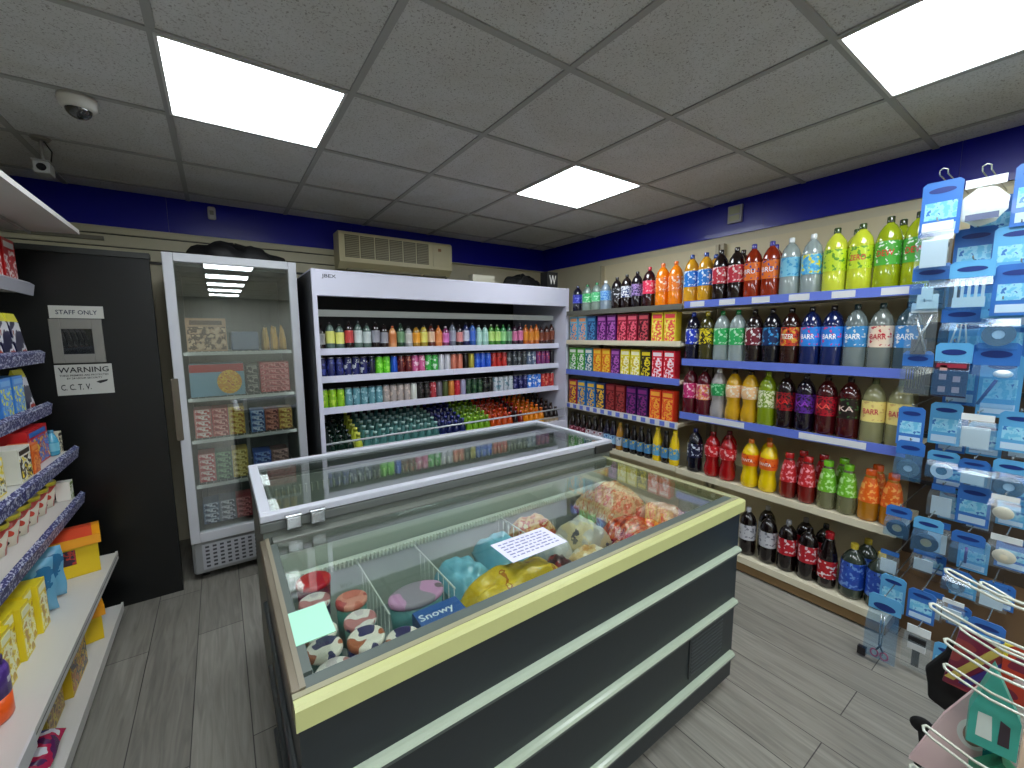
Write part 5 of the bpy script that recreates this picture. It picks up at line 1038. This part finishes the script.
hangcard('carded_pack', (1.79, .145, .41), .10, .19, .012, [maroon, paint((200, 180, 90)), paint((60, 50, 130))], 'maroon and purple pack hanging behind the near wire hooks', 'pack', NZ, .12, deco=lambda k: (k.prism([(-.05, .02), (-.03, .02), (.05, .19), (.035, .2)], 1, -.0085, -.0065, 0), k.prism([(-.02, .02), (.0, .02), (.055, .13), (.055, .16)], 1, -.0085, -.0065, 1)))
hangcard('carded_pack', (1.80, .035, .44), .1, .17, .012, [ramp_mat('maroon_yellow', [(0, P(120, 30, 60)), (.45, P(190, 60, 40)), (.56, P(230, 210, 60)), (.68, P(110, 90, 60))], 12, 'noise', .35, .3, 1), paint((214, 190, 190))], 'red and yellow pack at the picture edge behind hooks', 'pack', NZ, 0, deco=lambda k: k.ball((0, -.008, .07), .02, 0, 14, 6, (1.4, .2, .5)))
k = MB(); rr = random.Random(5)
out = [(-.035, .02), (.01, 0), (.05, .06), (.045, .15), (.03, .22), (.0, .25), (-.01, .2), (-.05, .12), (-.04, .07)]
k.prism(out, 1, -.012, .012, 0)
o = k.build('hanging_glove', mat('black_fabric', P(8, 8, 9), .8, bump=.5), loc=(1.86, .195, .27), rz=NZ, bevel=.008); tag(o, 'black fabric item hanging below the purple pack', 'glove')
k = MB(); k.ball((0, 0, .03), .03, 0, 14, 10, (1, .4, .9)); k.tube([(0, 0, .01), (.01, 0, -.06), (.0, 0, -.12)], .009, 8)
o = k.build('hanging_hair_tie', mat('black_fabric', P(8, 8, 9), .8), loc=(1.78, .225, .2), rz=NZ); tag(o, 'small black ball shaped hair tie under the black item', 'hair tie')
pinkm = ramp_mat('pale_pink_card', [(0, P(226, 190, 196)), (.5, P(236, 206, 206)), (1, P(236, 226, 222))], 6, 'noise', .4, .2, 1, const=False)
hangcard('sock_card', (1.70, .15, .16), .15, .33, .014, [pinkm, paint((240, 240, 236)), paint((150, 124, 110)), paint((40, 150, 150))], 'pink and white carded pack with brown oval by the hooks', 'pack', NZ, .1, poly=[(-.085, 0), (.075, 0), (.075, .2), (.03, .33), (.0, .335), (-.045, .2)],
         deco=lambda k: (k.add([(.02 + .034 * cos(a * pi / 12), -.0085, .19 + .048 * sin(a * pi / 12)) for a in range(24)], [tuple(range(24))], 0), k.add([(.02 + .022 * cos(a * pi / 12), -.0095, .19 + .036 * sin(a * pi / 12)) for a in range(24)], [tuple(range(24))], 1), k.prism([(.05, .1), (.074, .1), (.074, .2), (.035, .31), (.02, .32)], 1, -.0085, -.0072, 2)))
hangcard('teal_carton', (1.65, .078, .37), .09, .22, .04, [paint((70, 176, 160), .35), paint((220, 232, 226)), paint((60, 50, 60))], 'teal peaked carton hanging in front of the pink card', 'carton', NZ, 0, poly=[(-.045, 0), (.045, 0), (.045, .11), (-.01, .24), (-.045, .1)],
         deco=lambda k: (k.prism([(-.03, .03), (.0, .03), (-.005, .1), (-.03, .1)], 1, -.0215, -.0203, 0), k.prism([(.01, .03), (.03, .03), (.028, .09), (.01, .1)], 1, -.0215, -.0203, 1)))
hangcard('green_carton', (1.66, .055, .18), .11, .17, .05, [paint((20, 110, 80), .35), paint((60, 160, 120))], 'dark green carton under the teal one at the bottom edge', 'carton', NZ, 0, poly=[(-.055, 0), (.055, 0), (.05, .12), (.0, .17), (-.055, .1)], deco=lambda k: k.prism([(-.04, .02), (.04, .02), (.035, .08)], 1, -.0265, -.0253, 0))
hangcard('orange_card', (1.50, -.005, .30), .06, .26, .01, [paint((226, 196, 170), .4), paint((214, 120, 80))], 'peach and white card cut by the right picture edge', 'card', NZ, 0, deco=lambda k: k.prism([(-.02, .08), (.02, .08), (.02, .16), (-.01, .16)], 1, -.0075, -.0062, 0))


# settle small goods a hair above what carries them
for o in list(SC.objects):
    if o.parent is None and o.get('category') in ('can', 'bottle', 'carton', 'box', 'pot', 'pouch', 'tub', 'pastry', 'tray', 'bag', 'pack', 'multipack') and not o.name.startswith(('hanging', 'carded', 'sock', 'teal', 'green_c')): o.location.z += .0012


# ------------------------------------------------------------------ camera, world, colour
cam = bpy.data.cameras.new('shop_camera'); co = bpy.data.objects.new('shop_camera', cam); COL.objects.link(co); SC.camera = co
yaw, pit, rol, F = .612921, -.118944, -.00598321, 415.325
f = Vector((sin(yaw) * cos(pit), cos(yaw) * cos(pit), sin(pit))); rt = Vector((cos(yaw), -sin(yaw), 0)); up = rt.cross(f)
r2 = rt * cos(rol) + up * sin(rol); u2 = -rt * sin(rol) + up * cos(rol)
M = Matrix((r2, u2, -f)).transposed().to_4x4(); M.translation = (0, 0, 1.5); co.matrix_world = M
cam.sensor_width = 36; cam.lens = F / 1024 * 36; cam.clip_start = .02
w = bpy.data.worlds.new('world'); SC.world = w; w.use_nodes = True
w.node_tree.nodes['Background'].inputs[0].default_value = (.6, .65, .7, 1); w.node_tree.nodes['Background'].inputs[1].default_value = .15
SC.view_settings.view_transform = 'Standard'; SC.view_settings.look = 'Medium High Contrast' if False else 'None'
SC.view_settings.exposure = .05; SC.cycles.max_bounces = 6; SC.cycles.transparent_max_bounces = 12; SC.cycles.caustics_reflective = False; SC.cycles.caustics_refractive = False
SC.cycles.use_denoising = True; SC.cycles.sample_clamp_indirect = 6
